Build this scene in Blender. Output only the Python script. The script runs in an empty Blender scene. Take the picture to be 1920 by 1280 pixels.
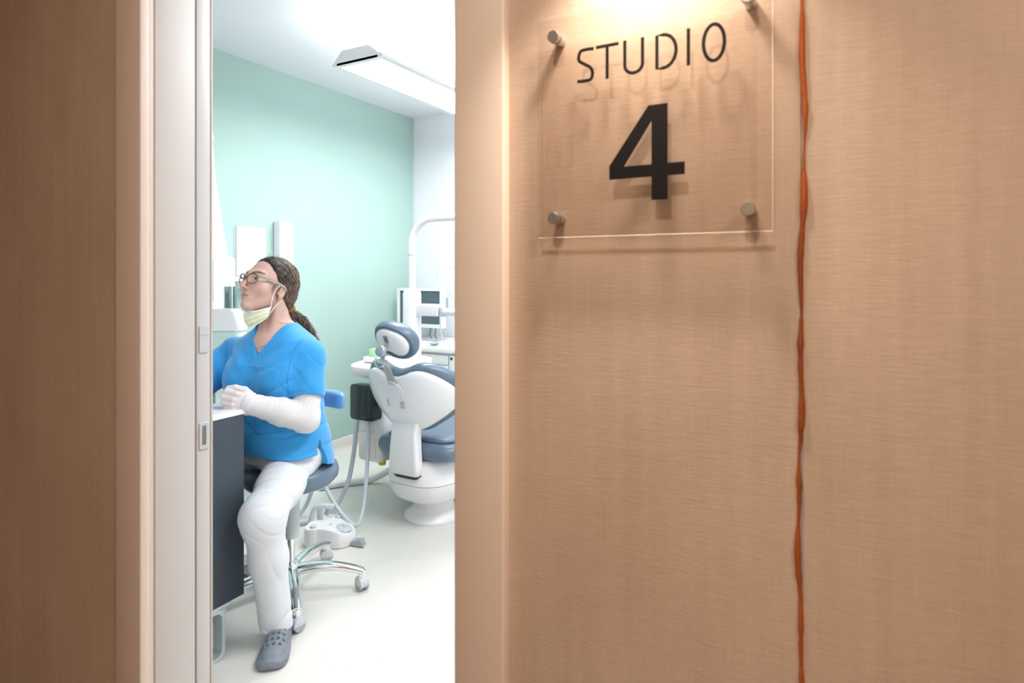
import bpy, bmesh, math, random
import numpy as np
from mathutils import Vector, Matrix

random.seed(7); np.random.seed(7)
R = math.radians
scene = bpy.context.scene
COL = scene.collection

# ------------------------------------------------------------------ camera
YAW = R(29.1); SY, CY = math.sin(YAW), math.cos(YAW)
FPX = 1134.0; CAMZ = 1.30; HOR = 510.0
cam_d = bpy.data.cameras.new('camera'); cam = bpy.data.objects.new('camera', cam_d); COL.objects.link(cam)
cam.location = (0, 0, CAMZ); cam.rotation_euler = (R(90), 0, YAW)
cam_d.sensor_width = 36; cam_d.lens = FPX / 1920 * 36
cam_d.shift_y = -(640 - HOR) / 1920
cam_d.clip_start = 0.02
cam_d.dof.use_dof = True; cam_d.dof.focus_distance = 2.5; cam_d.dof.aperture_fstop = 7.0
scene.camera = cam
# ------------------------------------------------------------------ world, exposure
w = bpy.data.worlds.new('world'); scene.world = w; w.use_nodes = True
w.node_tree.nodes['Background'].inputs[0].default_value = (0.75, 0.85, 1.0, 1)
w.node_tree.nodes['Background'].inputs[1].default_value = 0.3
vs = scene.view_settings
vs.view_transform = 'Standard'; vs.look = 'None'; vs.gamma = 1; vs.exposure = 0.0; vs.use_curve_mapping = False
# lamp powers (the lamps themselves are built further down)
PENDANT_DOWN, PENDANT_UP = 30.0, 20.0
PENDANT_COL = (0.97, 0.98, 1.0)
SIGN_LAMP_W = 1.8
DOWNLIGHT_W = 16.0
WARM = (1.0, 0.85, 0.70)

def area_light(name, loc, sx, sy, power, color, rot=(0, 0, 0), parent=None, spread=180, shape='RECTANGLE'):
    L = bpy.data.lights.new(name, 'AREA'); L.shape = shape; L.size = sx
    if shape in ('RECTANGLE', 'ELLIPSE'): L.size_y = sy
    L.energy = power; L.color = color; L.spread = R(spread)
    o = bpy.data.objects.new(name, L); COL.objects.link(o); o.location = loc; o.rotation_euler = rot
    if parent: o.parent = parent
    return o

# ------------------------------------------------------------------ pixel helpers (1920x1280 frame, metres of depth along the view axis)
def W(xr, d, z): return (CY * xr - SY * d, SY * xr + CY * d, z)
def P(px, py, d):
    return W((px - 960) / FPX * d, d, CAMZ - (py - HOR) / FPX * d)
def PL(px, py, d):      # the same point in the camera-aligned frame the person is built in
    return np.array(((px - 960) / FPX * d, d, CAMZ - (py - HOR) / FPX * d))

# ------------------------------------------------------------------ materials
MATS = {}
def mat(name, col, rough=0.5, metal=0.0, var=0.0, vscale=8.0, bump=0.0, bscale=60.0, vcol=None, spec=0.5,
        coat=0.0, sheen=0.0, stretch=None, emit=None, sss=0.0, attr=None):
    m = bpy.data.materials.new(name); m.use_nodes = True
    nt = m.node_tree; b = nt.nodes['Principled BSDF']; N = nt.nodes.new; Lk = nt.links.new
    b.inputs['Base Color'].default_value = (*col, 1); b.inputs['Roughness'].default_value = rough
    b.inputs['Metallic'].default_value = metal
    b.inputs['Specular IOR Level'].default_value = spec
    b.inputs['Coat Weight'].default_value = coat
    b.inputs['Sheen Weight'].default_value = sheen
    if sss:
        b.inputs['Subsurface Weight'].default_value = sss
        b.inputs['Subsurface Radius'].default_value = (0.012, 0.005, 0.003); b.inputs['Subsurface Scale'].default_value = 0.6
    tc = N('ShaderNodeTexCoord'); mp = N('ShaderNodeMapping'); Lk(tc.outputs['Object'], mp.inputs['Vector'])
    if stretch: mp.inputs['Scale'].default_value = stretch
    src = None
    if attr:
        a = N('ShaderNodeAttribute'); a.attribute_name = attr; src = a.outputs['Color']
    if var > 0 or vcol:
        n = N('ShaderNodeTexNoise'); n.inputs['Scale'].default_value = vscale; n.inputs['Detail'].default_value = 5
        Lk(mp.outputs[0], n.inputs['Vector'])
        mx = N('ShaderNodeMix'); mx.data_type = 'RGBA'
        rp = N('ShaderNodeMapRange'); rp.inputs[1].default_value = 0.3; rp.inputs[2].default_value = 0.7
        Lk(n.outputs['Fac'], rp.inputs[0]); Lk(rp.outputs[0], mx.inputs[0])
        if vcol: mx.inputs[6].default_value = (*col, 1); mx.inputs[7].default_value = (*vcol, 1)
        else:
            mx.inputs[6].default_value = (*[c * (1 - var) for c in col], 1)
            mx.inputs[7].default_value = (*[min(1, c * (1 + var)) for c in col], 1)
        out = mx.outputs[2]
        if src is not None:
            mm = N('ShaderNodeMix'); mm.data_type = 'RGBA'; mm.blend_type = 'MULTIPLY'; mm.inputs[0].default_value = 1
            Lk(src, mm.inputs[6]); Lk(out, mm.inputs[7]); out = mm.outputs[2]
        src = out
    if src is not None: Lk(src, b.inputs['Base Color'])
    if bump > 0:
        n2 = N('ShaderNodeTexNoise'); n2.inputs['Scale'].default_value = bscale; n2.inputs['Detail'].default_value = 3
        Lk(mp.outputs[0], n2.inputs['Vector'])
        bp = N('ShaderNodeBump'); bp.inputs['Strength'].default_value = bump; bp.inputs['Distance'].default_value = 0.002
        Lk(n2.outputs['Fac'], bp.inputs['Height']); Lk(bp.outputs[0], b.inputs['Normal'])
    if emit:
        b.inputs['Emission Color'].default_value = (*emit[0], 1); b.inputs['Emission Strength'].default_value = emit[1]
    MATS[name] = m
    return m

def clear_mat(name, tint=(1, 1, 1), gloss=1.0, diff=0.0, dcol=(1, 1, 1), rough=0.0, transl=False):
    """thin clear sheet: straight-through transmission plus a fresnel reflection"""
    m = bpy.data.materials.new(name); m.use_nodes = True; nt = m.node_tree; nt.nodes.clear(); N = nt.nodes.new; Lk = nt.links.new
    o = N('ShaderNodeOutputMaterial'); t = N('ShaderNodeBsdfTransparent'); t.inputs[0].default_value = (*tint, 1)
    g = N('ShaderNodeBsdfGlossy'); g.inputs['Roughness'].default_value = rough
    f = N('ShaderNodeFresnel'); f.inputs[0].default_value = 1.49
    mu = N('ShaderNodeMath'); mu.operation = 'MULTIPLY'; mu.inputs[1].default_value = gloss; 
    ge = N('ShaderNodeNewGeometry'); iv = N('ShaderNodeMath'); iv.operation = 'SUBTRACT'; iv.inputs[0].default_value = 1; Lk(ge.outputs['Backfacing'], iv.inputs[1])
    mb_ = N('ShaderNodeMath'); mb_.operation = 'MULTIPLY'; Lk(f.outputs[0], mb_.inputs[0]); Lk(iv.outputs[0], mb_.inputs[1]); Lk(mb_.outputs[0], mu.inputs[0])
    mx = N('ShaderNodeMixShader'); Lk(mu.outputs[0], mx.inputs[0]); Lk(t.outputs[0], mx.inputs[1]); Lk(g.outputs[0], mx.inputs[2])
    last = mx
    if diff > 0:
        d = N('ShaderNodeBsdfTranslucent' if transl else 'ShaderNodeBsdfDiffuse'); d.inputs[0].default_value = (*dcol, 1)
        m2 = N('ShaderNodeMixShader'); m2.inputs[0].default_value = diff
        Lk(mx.outputs[0], m2.inputs[1]); Lk(d.outputs[0], m2.inputs[2]); last = m2
    Lk(last.outputs[0], o.inputs[0]); MATS[name] = m
    return m

def wallpaper(name):
    """woven textile wall covering: fine horizontal weft, vertical slubs, broad blotches"""
    m = bpy.data.materials.new(name); m.use_nodes = True; nt = m.node_tree; b = nt.nodes['Principled BSDF']; N = nt.nodes.new; Lk = nt.links.new
    b.inputs['Roughness'].default_value = 0.62; b.inputs['Specular IOR Level'].default_value = 0.3
    geo = N('ShaderNodeNewGeometry')
    def noise(scale, detail, sc):
        mp = N('ShaderNodeMapping'); mp.inputs['Scale'].default_value = sc; Lk(geo.outputs['Position'], mp.inputs['Vector'])
        n = N('ShaderNodeTexNoise'); n.inputs['Scale'].default_value = scale; n.inputs['Detail'].default_value = detail; Lk(mp.outputs[0], n.inputs['Vector'])
        return n.outputs['Fac']
    slub = noise(60, 4, (1, 1, 0.045)); blot = noise(5, 3, (1, 1, 0.6)); weft = noise(420, 2, (0.12, 1, 1.0)); warp = noise(520, 2, (1, 1, 0.04))
    def ramp(fac, a, c, lo=0.3, hi=0.7):
        r = N('ShaderNodeValToRGB'); r.color_ramp.elements[0].position = lo; r.color_ramp.elements[1].position = hi
        r.color_ramp.elements[0].color = (*a, 1); r.color_ramp.elements[1].color = (*c, 1); Lk(fac, r.inputs[0]); return r.outputs[0]
    def mul(a, c, f=1.0):
        x = N('ShaderNodeMix'); x.data_type = 'RGBA'; x.blend_type = 'MULTIPLY'; x.inputs[0].default_value = f; Lk(a, x.inputs[6]); Lk(c, x.inputs[7]); return x.outputs[2]
    base = ramp(blot, (0.58, 0.45, 0.355), (0.66, 0.525, 0.425))
    c = mul(base, ramp(slub, (0.935, 0.92, 0.905), (1, 1, 1)))
    c = mul(c, ramp(weft, (0.93, 0.925, 0.92), (1, 1, 1)))
    c = mul(c, ramp(warp, (0.95, 0.945, 0.94), (1, 1, 1)))
    Lk(c, b.inputs['Base Color'])
    ad = N('ShaderNodeMath'); ad.operation = 'ADD'; Lk(weft, ad.inputs[0]); Lk(warp, ad.inputs[1])
    bp = N('ShaderNodeBump'); bp.inputs['Strength'].default_value = 0.25; bp.inputs['Distance'].default_value = 0.0008
    Lk(ad.outputs[0], bp.inputs['Height']); Lk(bp.outputs[0], b.inputs['Normal'])
    MATS[name] = m; return m

def speckle_floor(name):
    m = bpy.data.materials.new(name); m.use_nodes = True; nt = m.node_tree; b = nt.nodes['Principled BSDF']; N = nt.nodes.new; Lk = nt.links.new
    b.inputs['Roughness'].default_value = 0.38; b.inputs['Specular IOR Level'].default_value = 0.4
    geo = N('ShaderNodeNewGeometry')
    v = N('ShaderNodeTexVoronoi'); v.inputs['Scale'].default_value = 55; Lk(geo.outputs['Position'], v.inputs['Vector'])
    r = N('ShaderNodeValToRGB'); r.color_ramp.elements[0].position = 0.04; r.color_ramp.elements[1].position = 0.09
    r.color_ramp.elements[0].color = (0.42, 0.41, 0.37, 1); r.color_ramp.elements[1].color = (0.75, 0.735, 0.685, 1)
    Lk(v.outputs['Distance'], r.inputs[0])
    n = N('ShaderNodeTexNoise'); n.inputs['Scale'].default_value = 3; n.inputs['Detail'].default_value = 4; Lk(geo.outputs['Position'], n.inputs['Vector'])
    r2 = N('ShaderNodeValToRGB'); r2.color_ramp.elements[0].position = 0.35; r2.color_ramp.elements[1].position = 0.65
    r2.color_ramp.elements[0].color = (0.74, 0.725, 0.675, 1); r2.color_ramp.elements[1].color = (0.78, 0.765, 0.715, 1); Lk(n.outputs['Fac'], r2.inputs[0])
    n3 = N('ShaderNodeTexNoise'); n3.inputs['Scale'].default_value = 9; Lk(geo.outputs['Position'], n3.inputs['Vector'])
    th = N('ShaderNodeMapRange'); th.inputs[1].default_value = 0.5; th.inputs[2].default_value = 0.62; Lk(n3.outputs['Fac'], th.inputs[0])
    mx = N('ShaderNodeMix'); mx.data_type = 'RGBA'; Lk(th.outputs[0], mx.inputs[0]); Lk(r2.outputs[0], mx.inputs[6]); Lk(r.outputs[0], mx.inputs[7])
    Lk(mx.outputs[2], b.inputs['Base Color']); MATS[name] = m; return m

wallpaper('wallpaper'); speckle_floor('vinyl')
mat('cord', (0.30, 0.065, 0.008), 0.8, var=0.55, vscale=9, bump=0.6, bscale=300, stretch=(1, 1, 0.3))
mat('casing', (0.78, 0.675, 0.60), 0.45, var=0.02, vscale=3)
mat('jamb', (0.63, 0.615, 0.595), 0.42, var=0.012, vscale=4)  # casing paint again, with the cool room light put into the colour
mat('doorwhite', (0.64, 0.65, 0.66), 0.35, var=0.012, vscale=4)
mat('seal', (0.62, 0.57, 0.52), 0.6, var=0.05)
mat('brushed', (0.62, 0.64, 0.65), 0.38, 1.0, var=0.05, vscale=80)
mat('pullplate', (0.60, 0.645, 0.67), 0.4, 0.2, var=0.03, vscale=30)
mat('mid_metal', (0.42, 0.46, 0.49), 0.35, 0.6, var=0.04, vscale=30)
mat('recess', (0.22, 0.19, 0.17), 0.5, var=0.1, vscale=20)
mat('green', (0.40, 0.565, 0.51), 0.75, var=0.012, vscale=2, bump=0.05, bscale=250)
mat('white_wall', (0.80, 0.81, 0.835), 0.8, var=0.008, vscale=2, bump=0.04, bscale=250)
mat('ceiling', (0.80, 0.82, 0.845), 0.85, var=0.006, vscale=2)
mat('cove', (0.70, 0.68, 0.62), 0.5, var=0.02, vscale=6)
mat('white_plastic', (0.82, 0.82, 0.82), 0.3, var=0.01, vscale=5, coat=0.2)
mat('warm_plastic', (0.80, 0.78, 0.75), 0.4, var=0.01, vscale=5)
mat('grey_plastic', (0.58, 0.62, 0.65), 0.42, var=0.03, vscale=12)
mat('mid_grey', (0.36, 0.41, 0.44), 0.45, var=0.04, vscale=12)
mat('slate', (0.045, 0.062, 0.078), 0.5, var=0.07, vscale=5)
mat('worktop', (0.84, 0.84, 0.84), 0.25, var=0.01)
mat('sled', (0.60, 0.67, 0.70), 0.35, 0.35, var=0.03)
mat('sled_edge', (0.20, 0.235, 0.27), 0.4, 0.3, var=0.05)
mat('upholstery', (0.125, 0.185, 0.245), 0.36, var=0.05, vscale=10, bump=0.06, bscale=220, coat=0.08)
mat('pad_blue', (0.16, 0.36, 0.62), 0.4, var=0.04, vscale=8, bump=0.05, bscale=180)
mat('chrome', (0.83, 0.85, 0.86), 0.12, 1.0, var=0.02, vscale=12)
mat('steel', (0.50, 0.50, 0.48), 0.33, 1.0, var=0.06, vscale=50)
mat('hose', (0.55, 0.625, 0.66), 0.42, var=0.03, vscale=20)
mat('yellow', (0.72, 0.52, 0.02), 0.45, var=0.05)
mat('dark', (0.015, 0.017, 0.02), 0.4, var=0.1)
mat('screen', (0.085, 0.125, 0.155), 0.25, var=0.03, vscale=2)
mat('black_print', (0.008, 0.006, 0.006), 0.8, var=0.1, spec=0.15)
mat('paper', (0.83, 0.82, 0.83), 0.6, var=0.008)
mat('paper_green', (0.45, 0.80, 0.42), 0.6, var=0.03)
mat('sign_red', (0.65, 0.10, 0.05), 0.5, var=0.05)
mat('sign_white', (0.80, 0.76, 0.70), 0.5, var=0.03)
mat('warn_yellow', (0.75, 0.70, 0.38), 0.5, var=0.03)
mat('pale_blue', (0.45, 0.60, 0.74), 0.4, var=0.03)
mat('diffuser', (0.9, 0.9, 0.9), 0.5, emit=((0.95, 0.98, 1.0), 4.0), var=0.01)
mat('bulb', (0.9, 0.9, 0.9), 0.5, emit=(WARM, 6.0), var=0.01)
mat('pale_green', (0.55, 0.70, 0.63), 0.5, var=0.03)
mat('corridor_floor', (0.30, 0.22, 0.15), 0.45, var=0.12, vscale=6)
mat('corridor_ceiling', (0.72, 0.66, 0.58), 0.8, var=0.02)
mat('grey_cup', (0.26, 0.33, 0.30), 0.5, var=0.2, vscale=25, stretch=(1, 1, 0.05))
clear_mat('acrylic', (0.97, 0.955, 0.94), 1.9)
clear_mat('acrylic_lit_edge', (0.95, 0.93, 0.9), 1.0, 0.8, (0.97, 0.92, 0.85), 0.0, True)  # paler mix imitates light piped to the plate's bottom and right edges
clear_mat('clear', (0.94, 0.97, 0.97), 1.2)
clear_mat('smoked', (0.30, 0.33, 0.34), 1.2, 0.12, (0.03, 0.035, 0.04))
clear_mat('lens', (0.97, 0.98, 0.99), 0.5)
clear_mat('sleeve_film', (0.95, 0.96, 0.97), 1.2, 0.1)

# ------------------------------------------------------------------ mesh helpers
class MB:
    def __init__(s): s.v = []; s.f = []; s.m = []; s.cur = 0
    def add(s, vs_, fs):
        b = len(s.v); s.v += [tuple(float(c) for c in p) for p in vs_]
        s.f += [tuple(i + b for i in f) for f in fs]; s.m += [s.cur] * len(fs); return s
    def box(s, lo, hi, M=None):
        (a, b, c), (d, e, f) = lo, hi
        v = [(a, b, c), (d, b, c), (d, e, c), (a, e, c), (a, b, f), (d, b, f), (d, e, f), (a, e, f)]
        if M is not None: v = [tuple(M @ Vector(p)) for p in v]
        return s.add(v, [(0, 3, 2, 1), (4, 5, 6, 7), (0, 1, 5, 4), (1, 2, 6, 5), (2, 3, 7, 6), (3, 0, 4, 7)])
    def loft(s, rings, cap=True, closed=True, loop=False):
        n = len(rings[0]); v = [p for r in rings for p in r]; f = []
        m = len(rings)
        for i in range(m if loop else m - 1):
            i2 = (i + 1) % m
            for j in range(n if closed else n - 1):
                k = (j + 1) % n; f.append((i * n + j, i * n + k, i2 * n + k, i2 * n + j))
        if cap and not loop: f.append(tuple(range(n - 1, -1, -1))); f.append(tuple((m - 1) * n + j for j in range(n)))
        return s.add(v, f)
    def tube(s, path, r, n=10, closed=False, sub=0, flat=None):
        path = [Vector(p) for p in path]
        rs = list(r) if hasattr(r, '__len__') else [r] * len(path)
        if sub: path, rs = smooth_path(path, rs, sub, closed)
        rings = []; prev = None; m = len(path)
        for i, p in enumerate(path):
            a = path[(i - 1) % m] if (closed or i) else p; b = path[(i + 1) % m] if (closed or i < m - 1) else p
            t = (b - a).normalized()
            if prev is None:
                h = Vector((0, 0, 1)) if abs(t.z) < 0.9 else Vector((1, 0, 0)); nx = t.cross(h).normalized()
            else:
                nx = (prev - t * prev.dot(t)).normalized()
            prev = nx; ny = t.cross(nx)
            fx, fy = flat if flat else (1, 1)
            rings.append([p + nx * (math.cos(2 * math.pi * k / n) * rs[i] * fx) + ny * (math.sin(2 * math.pi * k / n) * rs[i] * fy) for k in range(n)])
        return s.loft(rings, cap=not closed, loop=closed)
    def lathe(s, prof, c=(0, 0, 0), n=32, axis='z', M=None):
        rings = []
        for r, h in prof:
            ring = []
            for k in range(n):
                a = 2 * math.pi * k / n; x, y = r * math.cos(a), r * math.sin(a)
                q = {'z': (x, y, h), 'x': (h, x, y), 'y': (y, h, x)}[axis]
                if M is not None: q = tuple(M @ Vector(q))
                ring.append((q[0] + c[0], q[1] + c[1], q[2] + c[2]))
            rings.append(ring)
        return s.loft(rings)
    def prism(s, poly, M, h):      # 2D polygon in M's xy plane, extruded from z=0 to h
        n = len(poly); a = [tuple(M @ Vector((x, y, 0))) for x, y in poly]; b = [tuple(M @ Vector((x, y, h))) for x, y in poly]
        return s.loft([a, b])
    def ellipsoid(s, c, r, n=20, m=12, M=None):
        rings = []
        for i in range(m + 1):
            t = math.pi * i / m; t = min(max(t, 0.02), math.pi - 0.02); ring = []
            for k in range(n):
                a = 2 * math.pi * k / n
                q = Vector((r[0] * math.sin(t) * math.cos(a), r[1] * math.sin(t) * math.sin(a), -r[2] * math.cos(t)))
                if M is not None: q = M @ q
                ring.append((q[0] + c[0], q[1] + c[1], q[2] + c[2]))
            rings.append(ring)
        return s.loft(rings)
    def build(s, name, ms, parent=None, smooth=True, bevel=0.0, segs=3, angle=40, subsurf=0):
        me = bpy.data.meshes.new(name); me.from_pydata(s.v, [], s.f)
        if not isinstance(ms, (list, tuple)): ms = [ms]
        for q in ms: me.materials.append(MATS[q])
        bm = bmesh.new(); bm.from_mesh(me); bmesh.ops.recalc_face_normals(bm, faces=bm.faces)
        for f_, mi in zip(bm.faces, s.m): f_.material_index = mi
        if bevel > 0:
            es = [e for e in bm.edges if len(e.link_faces) == 2 and e.calc_face_angle(0) > R(30)]
            bmesh.ops.bevel(bm, geom=es, offset=bevel, segments=segs, profile=0.5, affect='EDGES', clamp_overlap=True)
        bm.to_mesh(me); bm.free()
        return finish(name, me, parent, smooth, angle, subsurf)

def finish(name, me, parent, smooth=True, angle=40, subsurf=0):
    o = bpy.data.objects.new(name, me); COL.objects.link(o)
    if parent is not None: o.parent = parent
    if smooth:
        me.polygons.foreach_set('use_smooth', [True] * len(me.polygons))
        if angle < 179: me.set_sharp_from_angle(angle=R(angle))
    if subsurf:
        md = o.modifiers.new('sub', 'SUBSURF'); md.levels = subsurf; md.render_levels = subsurf
    return o

def smooth_path(path, rs, sub, closed=False):
    out = []; ro = []; m = len(path)
    rng = m if closed else m - 1
    for i in range(rng):
        p0 = path[(i - 1) % m] if (closed or i > 0) else path[0] * 2 - path[1]; p1 = path[i]; p2 = path[(i + 1) % m]
        p3 = path[(i + 2) % m] if (closed or i + 2 < m) else path[-1] * 2 - path[-2]
        for k in range(sub):
            t = k / sub
            q = 0.5 * ((2 * p1) + (p2 - p0) * t + (2 * p0 - 5 * p1 + 4 * p2 - p3) * t * t + (3 * p1 - p0 - 3 * p2 + p3) * t ** 3)
            out.append(q); ro.append(rs[i] * (1 - t) + rs[(i + 1) % m] * t)
    if not closed: out.append(path[-1]); ro.append(rs[-1])
    return out, ro

def thing(name, label, cat, loc=(0, 0, 0), rz=0.0, group=None):
    o = bpy.data.objects.new(name, None); COL.objects.link(o); o.location = loc; o.rotation_euler = (0, 0, rz)
    o.empty_display_size = 0.1; o['label'] = label; o['category'] = cat
    if group: o['group'] = group
    return o
def tag(o, label, cat, group=None):
    o['label'] = label; o['category'] = cat
    if group: o['group'] = group
    return o
def struct(o, label, cat='wall'):
    o['kind'] = 'structure'; o['label'] = label; o['category'] = cat; return o
def rrect(x0, x1, y0, y1, r, n=5):
    pts = []
    for cx_, cy_, a0 in ((x1 - r, y1 - r, 0), (x0 + r, y1 - r, 90), (x0 + r, y0 + r, 180), (x1 - r, y0 + r, 270)):
        for k in range(n + 1):
            a = R(a0 + 90 * k / n); pts.append((cx_ + r * math.cos(a), cy_ + r * math.sin(a)))
    return pts
def superell(cx_, cy_, a, b, n=2.5, k=48):
    out = []
    for i in range(k):
        t = 2 * math.pi * i / k; c, s_ = math.cos(t), math.sin(t)
        out.append((cx_ + a * math.copysign(abs(c) ** (2 / n), c), cy_ + b * math.copysign(abs(s_) ** (2 / n), s_)))
    return out
def frame(o, x, y):     # matrix with local x, y axes at origin o
    x = Vector(x).normalized(); y = Vector(y); z = x.cross(y).normalized(); y = z.cross(x)
    M = Matrix((x, y, z)).transposed().to_4x4(); M.translation = Vector(o); return M

# =================================================================== STRUCTURE
WY = 0.70                 # corridor face of the partition
RY = 0.838                # room face of the partition
XL, XR = -1.2136, -0.4697   # clear door opening
GX = -3.245               # green wall
BY = 4.10                 # far wall
RX = 1.10                 # room's right wall
CZ = 2.61                 # ceiling height
DTOP = 2.12
SEAMX = -0.0425

# partition (one wall with a door opening)
m = MB()
m.box((GX, WY, 0), (XL - 0.062, RY, CZ)); m.box((XR + 0.055, WY, 0), (RX + 0.6, RY, CZ)); m.box((XL - 0.062, WY, DTOP + 0.05), (XR + 0.055, RY, CZ))
m.box((XL - 0.062, WY, 0), (XL - 0.012, RY, DTOP + 0.05)) if False else None
wf = struct(m.build('wall_front', 'white_wall', smooth=False), 'partition wall around the doorway, covered in tan woven wallpaper on the corridor side')
def panel(x0, x1, z0=0.0, z1=CZ):
    MB().box((x0, WY - 0.004, z0), (x1, WY - 0.0002, z1)).build('wallpaper_panel', 'wallpaper', wf, smooth=False, bevel=0.0008, segs=1)
panel(XR + 0.0715, SEAMX - 0.0008); panel(SEAMX + 0.0008, RX + 0.6); panel(GX, XL - 0.080)
panel(XL - 0.080, XR + 0.0715, DTOP + 0.075, CZ)
# ragged orange cord in the joint between two wallpaper panels
pts = []; rr = []
z = 0.0
def seam_dx(z):
    return 0.0016 * math.sin(z * 9 + 1) + 0.0012 * math.sin(z * 23) + 0.0007 * math.sin(z * 61) - 0.0055 * max(0, (1.25 - z))
while z < CZ:
    pts.append((SEAMX + seam_dx(z), WY - 0.0035, z)); rr.append(0.0038 + 0.0009 * math.sin(z * 37 + 2) + 0.0008 * math.sin(z * 83) + random.uniform(-0.0009, 0.0008)); z += 0.008
MB().tube(pts, rr, 7, flat=(1, 0.7)).build('seam_cord', 'cord', wf)

def casing_piece(name, x0, x1, label):
    o = MB().box((x0, WY - 0.019, 0), (x1, WY, DTOP + 0.075)).build(name, 'casing', None, bevel=0.003)
    return struct(o, label, 'door frame')
casing_piece('trim_1', XL - 0.0864, XL, 'beige door casing upright on the far left of the doorway')
casing_piece('trim_2', XR, XR + 0.078, 'beige door casing upright between the doorway and the clear sign')
o = MB().box((XL - 0.002, WY - 0.0185, DTOP), (XR + 0.002, WY, DTOP + 0.0745)).build('trim_3', 'casing', None, bevel=0.003); struct(o, 'beige door casing across the top of the doorway', 'door frame')
# left jamb lining (front half of the door pocket), with the bead beside the casing
DY0, DY1 = 0.800, 0.833      # sliding leaf thickness
m = MB(); m.box((XL - 0.050, WY + 0.012, 0), (XL - 0.002, DY0 - 0.003, DTOP)); struct(m.build('trim_4', 'jamb', None, bevel=0.0015), 'door jamb lining with cool room light put into its colour and a fine bead, left of the doorway', 'door frame')
MB().box((XL - 0.05, WY, 0), (XL - 0.0045, WY + 0.012, DTOP)).build('bead', 'casing', bpy.data.objects['trim_4'], bevel=0.0015)
o = MB().box((XL - 0.05, DY1 + 0.0008, 0), (XL - 0.003, RY + 0.001, DTOP)).build('trim_5', 'seal', None, bevel=0.001); struct(o, 'thin pale jamb strip behind the sliding door edge', 'door frame')
o = MB().box((XR + 0.001, WY, 0), (XR + 0.055, RY + 0.001, DTOP)).build('trim_6', 'jamb', None, bevel=0.0015); struct(o, 'jamb lining with cool room light put into its colour on the right of the doorway', 'door frame')
o = MB().box((XL - 0.05, WY, DTOP), (XR + 0.055, RY, DTOP + 0.05)).build('trim_7', 'jamb', None, bevel=0.0015); struct(o, 'jamb lining with cool room light put into its colour across the head of the doorway', 'door frame')
# sliding leaf, pushed back into its pocket: only the edge shows
dr = thing('door_1', 'white sliding door slid back into the wall, its edge showing a recessed pull', 'door', (XL, (DY0 + DY1) / 2, 0)); dr['kind'] = 'structure'
MB().box((-0.80, -0.0155, 0.008), (-0.0025, 0.0155, DTOP - 0.01)).build('leaf', 'doorwhite', dr, bevel=0.0015)
def hz(py, px=383):   # height on the leaf edge for a pixel row
    d = 0.8165 / (0.8742 + 0.4856 * (px - 960) / FPX); return CAMZ - (py - HOR) / FPX * d
def plate(z0, z1, name, mt, w_=0.0105, x=0.0015, par=dr):
    M = frame((-0.0027, 0, 0), (0, 1, 0), (0, 0, 1)); return MB().prism(rrect(-w_, w_, z0, z1, 0.003), M, x + 0.0012).build(name, mt, par, bevel=0.0004, segs=1)
ep = plate(hz(842), hz(792), 'edge_pull', 'pullplate'); ep['label'] = 'grey edge pull with a dark slot'
M = frame((-0.0001, 0, 0), (0, 1, 0), (0, 0, 1)); MB().prism(rrect(-0.0045, 0.0045, hz(834), hz(798), 0.002), M, 0.0006).build('slot', 'recess', ep)
lp = plate(hz(661), hz(611), 'latch_cover', 'pullplate')
MB().box((-0.0001, -0.0095, hz(628) - 0.0004), (0.0005, 0.0095, hz(628) + 0.0004)).build('seam', 'mid_grey', lp)

# room shell
struct(MB().box((GX - 0.15, RY, 0), (GX, BY, CZ)).build('wall_left', 'green', smooth=False), 'pale mint green wall behind the seated person')
struct(MB().box((GX - 0.15, BY, 0), (RX + 0.15, BY + 0.15, CZ)).build('wall_back', 'white_wall', smooth=False), 'white end wall of the treatment room behind the monitor')
struct(MB().box((RX, RY, 0), (RX + 0.15, BY, CZ)).build('wall_right', 'white_wall', smooth=False), 'white side wall of the treatment room')
struct(MB().box((GX - 0.15, WY, -0.1), (RX + 0.15, BY + 0.15, 0)).build('floor', 'vinyl', smooth=False), 'pale cream speckled vinyl floor of the treatment room', 'floor')
struct(MB().box((GX - 0.15, RY, CZ), (RX + 0.15, BY + 0.15, CZ + 0.1)).build('ceiling', 'ceiling', smooth=False), 'white treatment room ceiling', 'ceiling')
def cove(pts_):
    return pts_
prof = [(0, 0), (0.03, 0), (0.022, 0.004), (0.012, 0.016), (0.007, 0.035), (0.005, 0.085), (0.002, 0.088), (0, 0.088)]
m = MB(); m.loft([[(GX + a, RY + 0.001, b + 0.0005) for a, b in prof], [(GX + a, BY - 0.001, b + 0.0005) for a, b in prof]]); struct(m.build('baseboard_left', 'cove', angle=60), 'cream coved skirting along the green wall', 'baseboard')
m = MB(); m.loft([[(GX + 0.035, BY - a, b + 0.0005) for a, b in prof], [(RX - 0.001, BY - a, b + 0.0005) for a, b in prof]]); struct(m.build('baseboard_back', 'cove', angle=60), 'cream coved skirting along the white end wall', 'baseboard')
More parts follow.
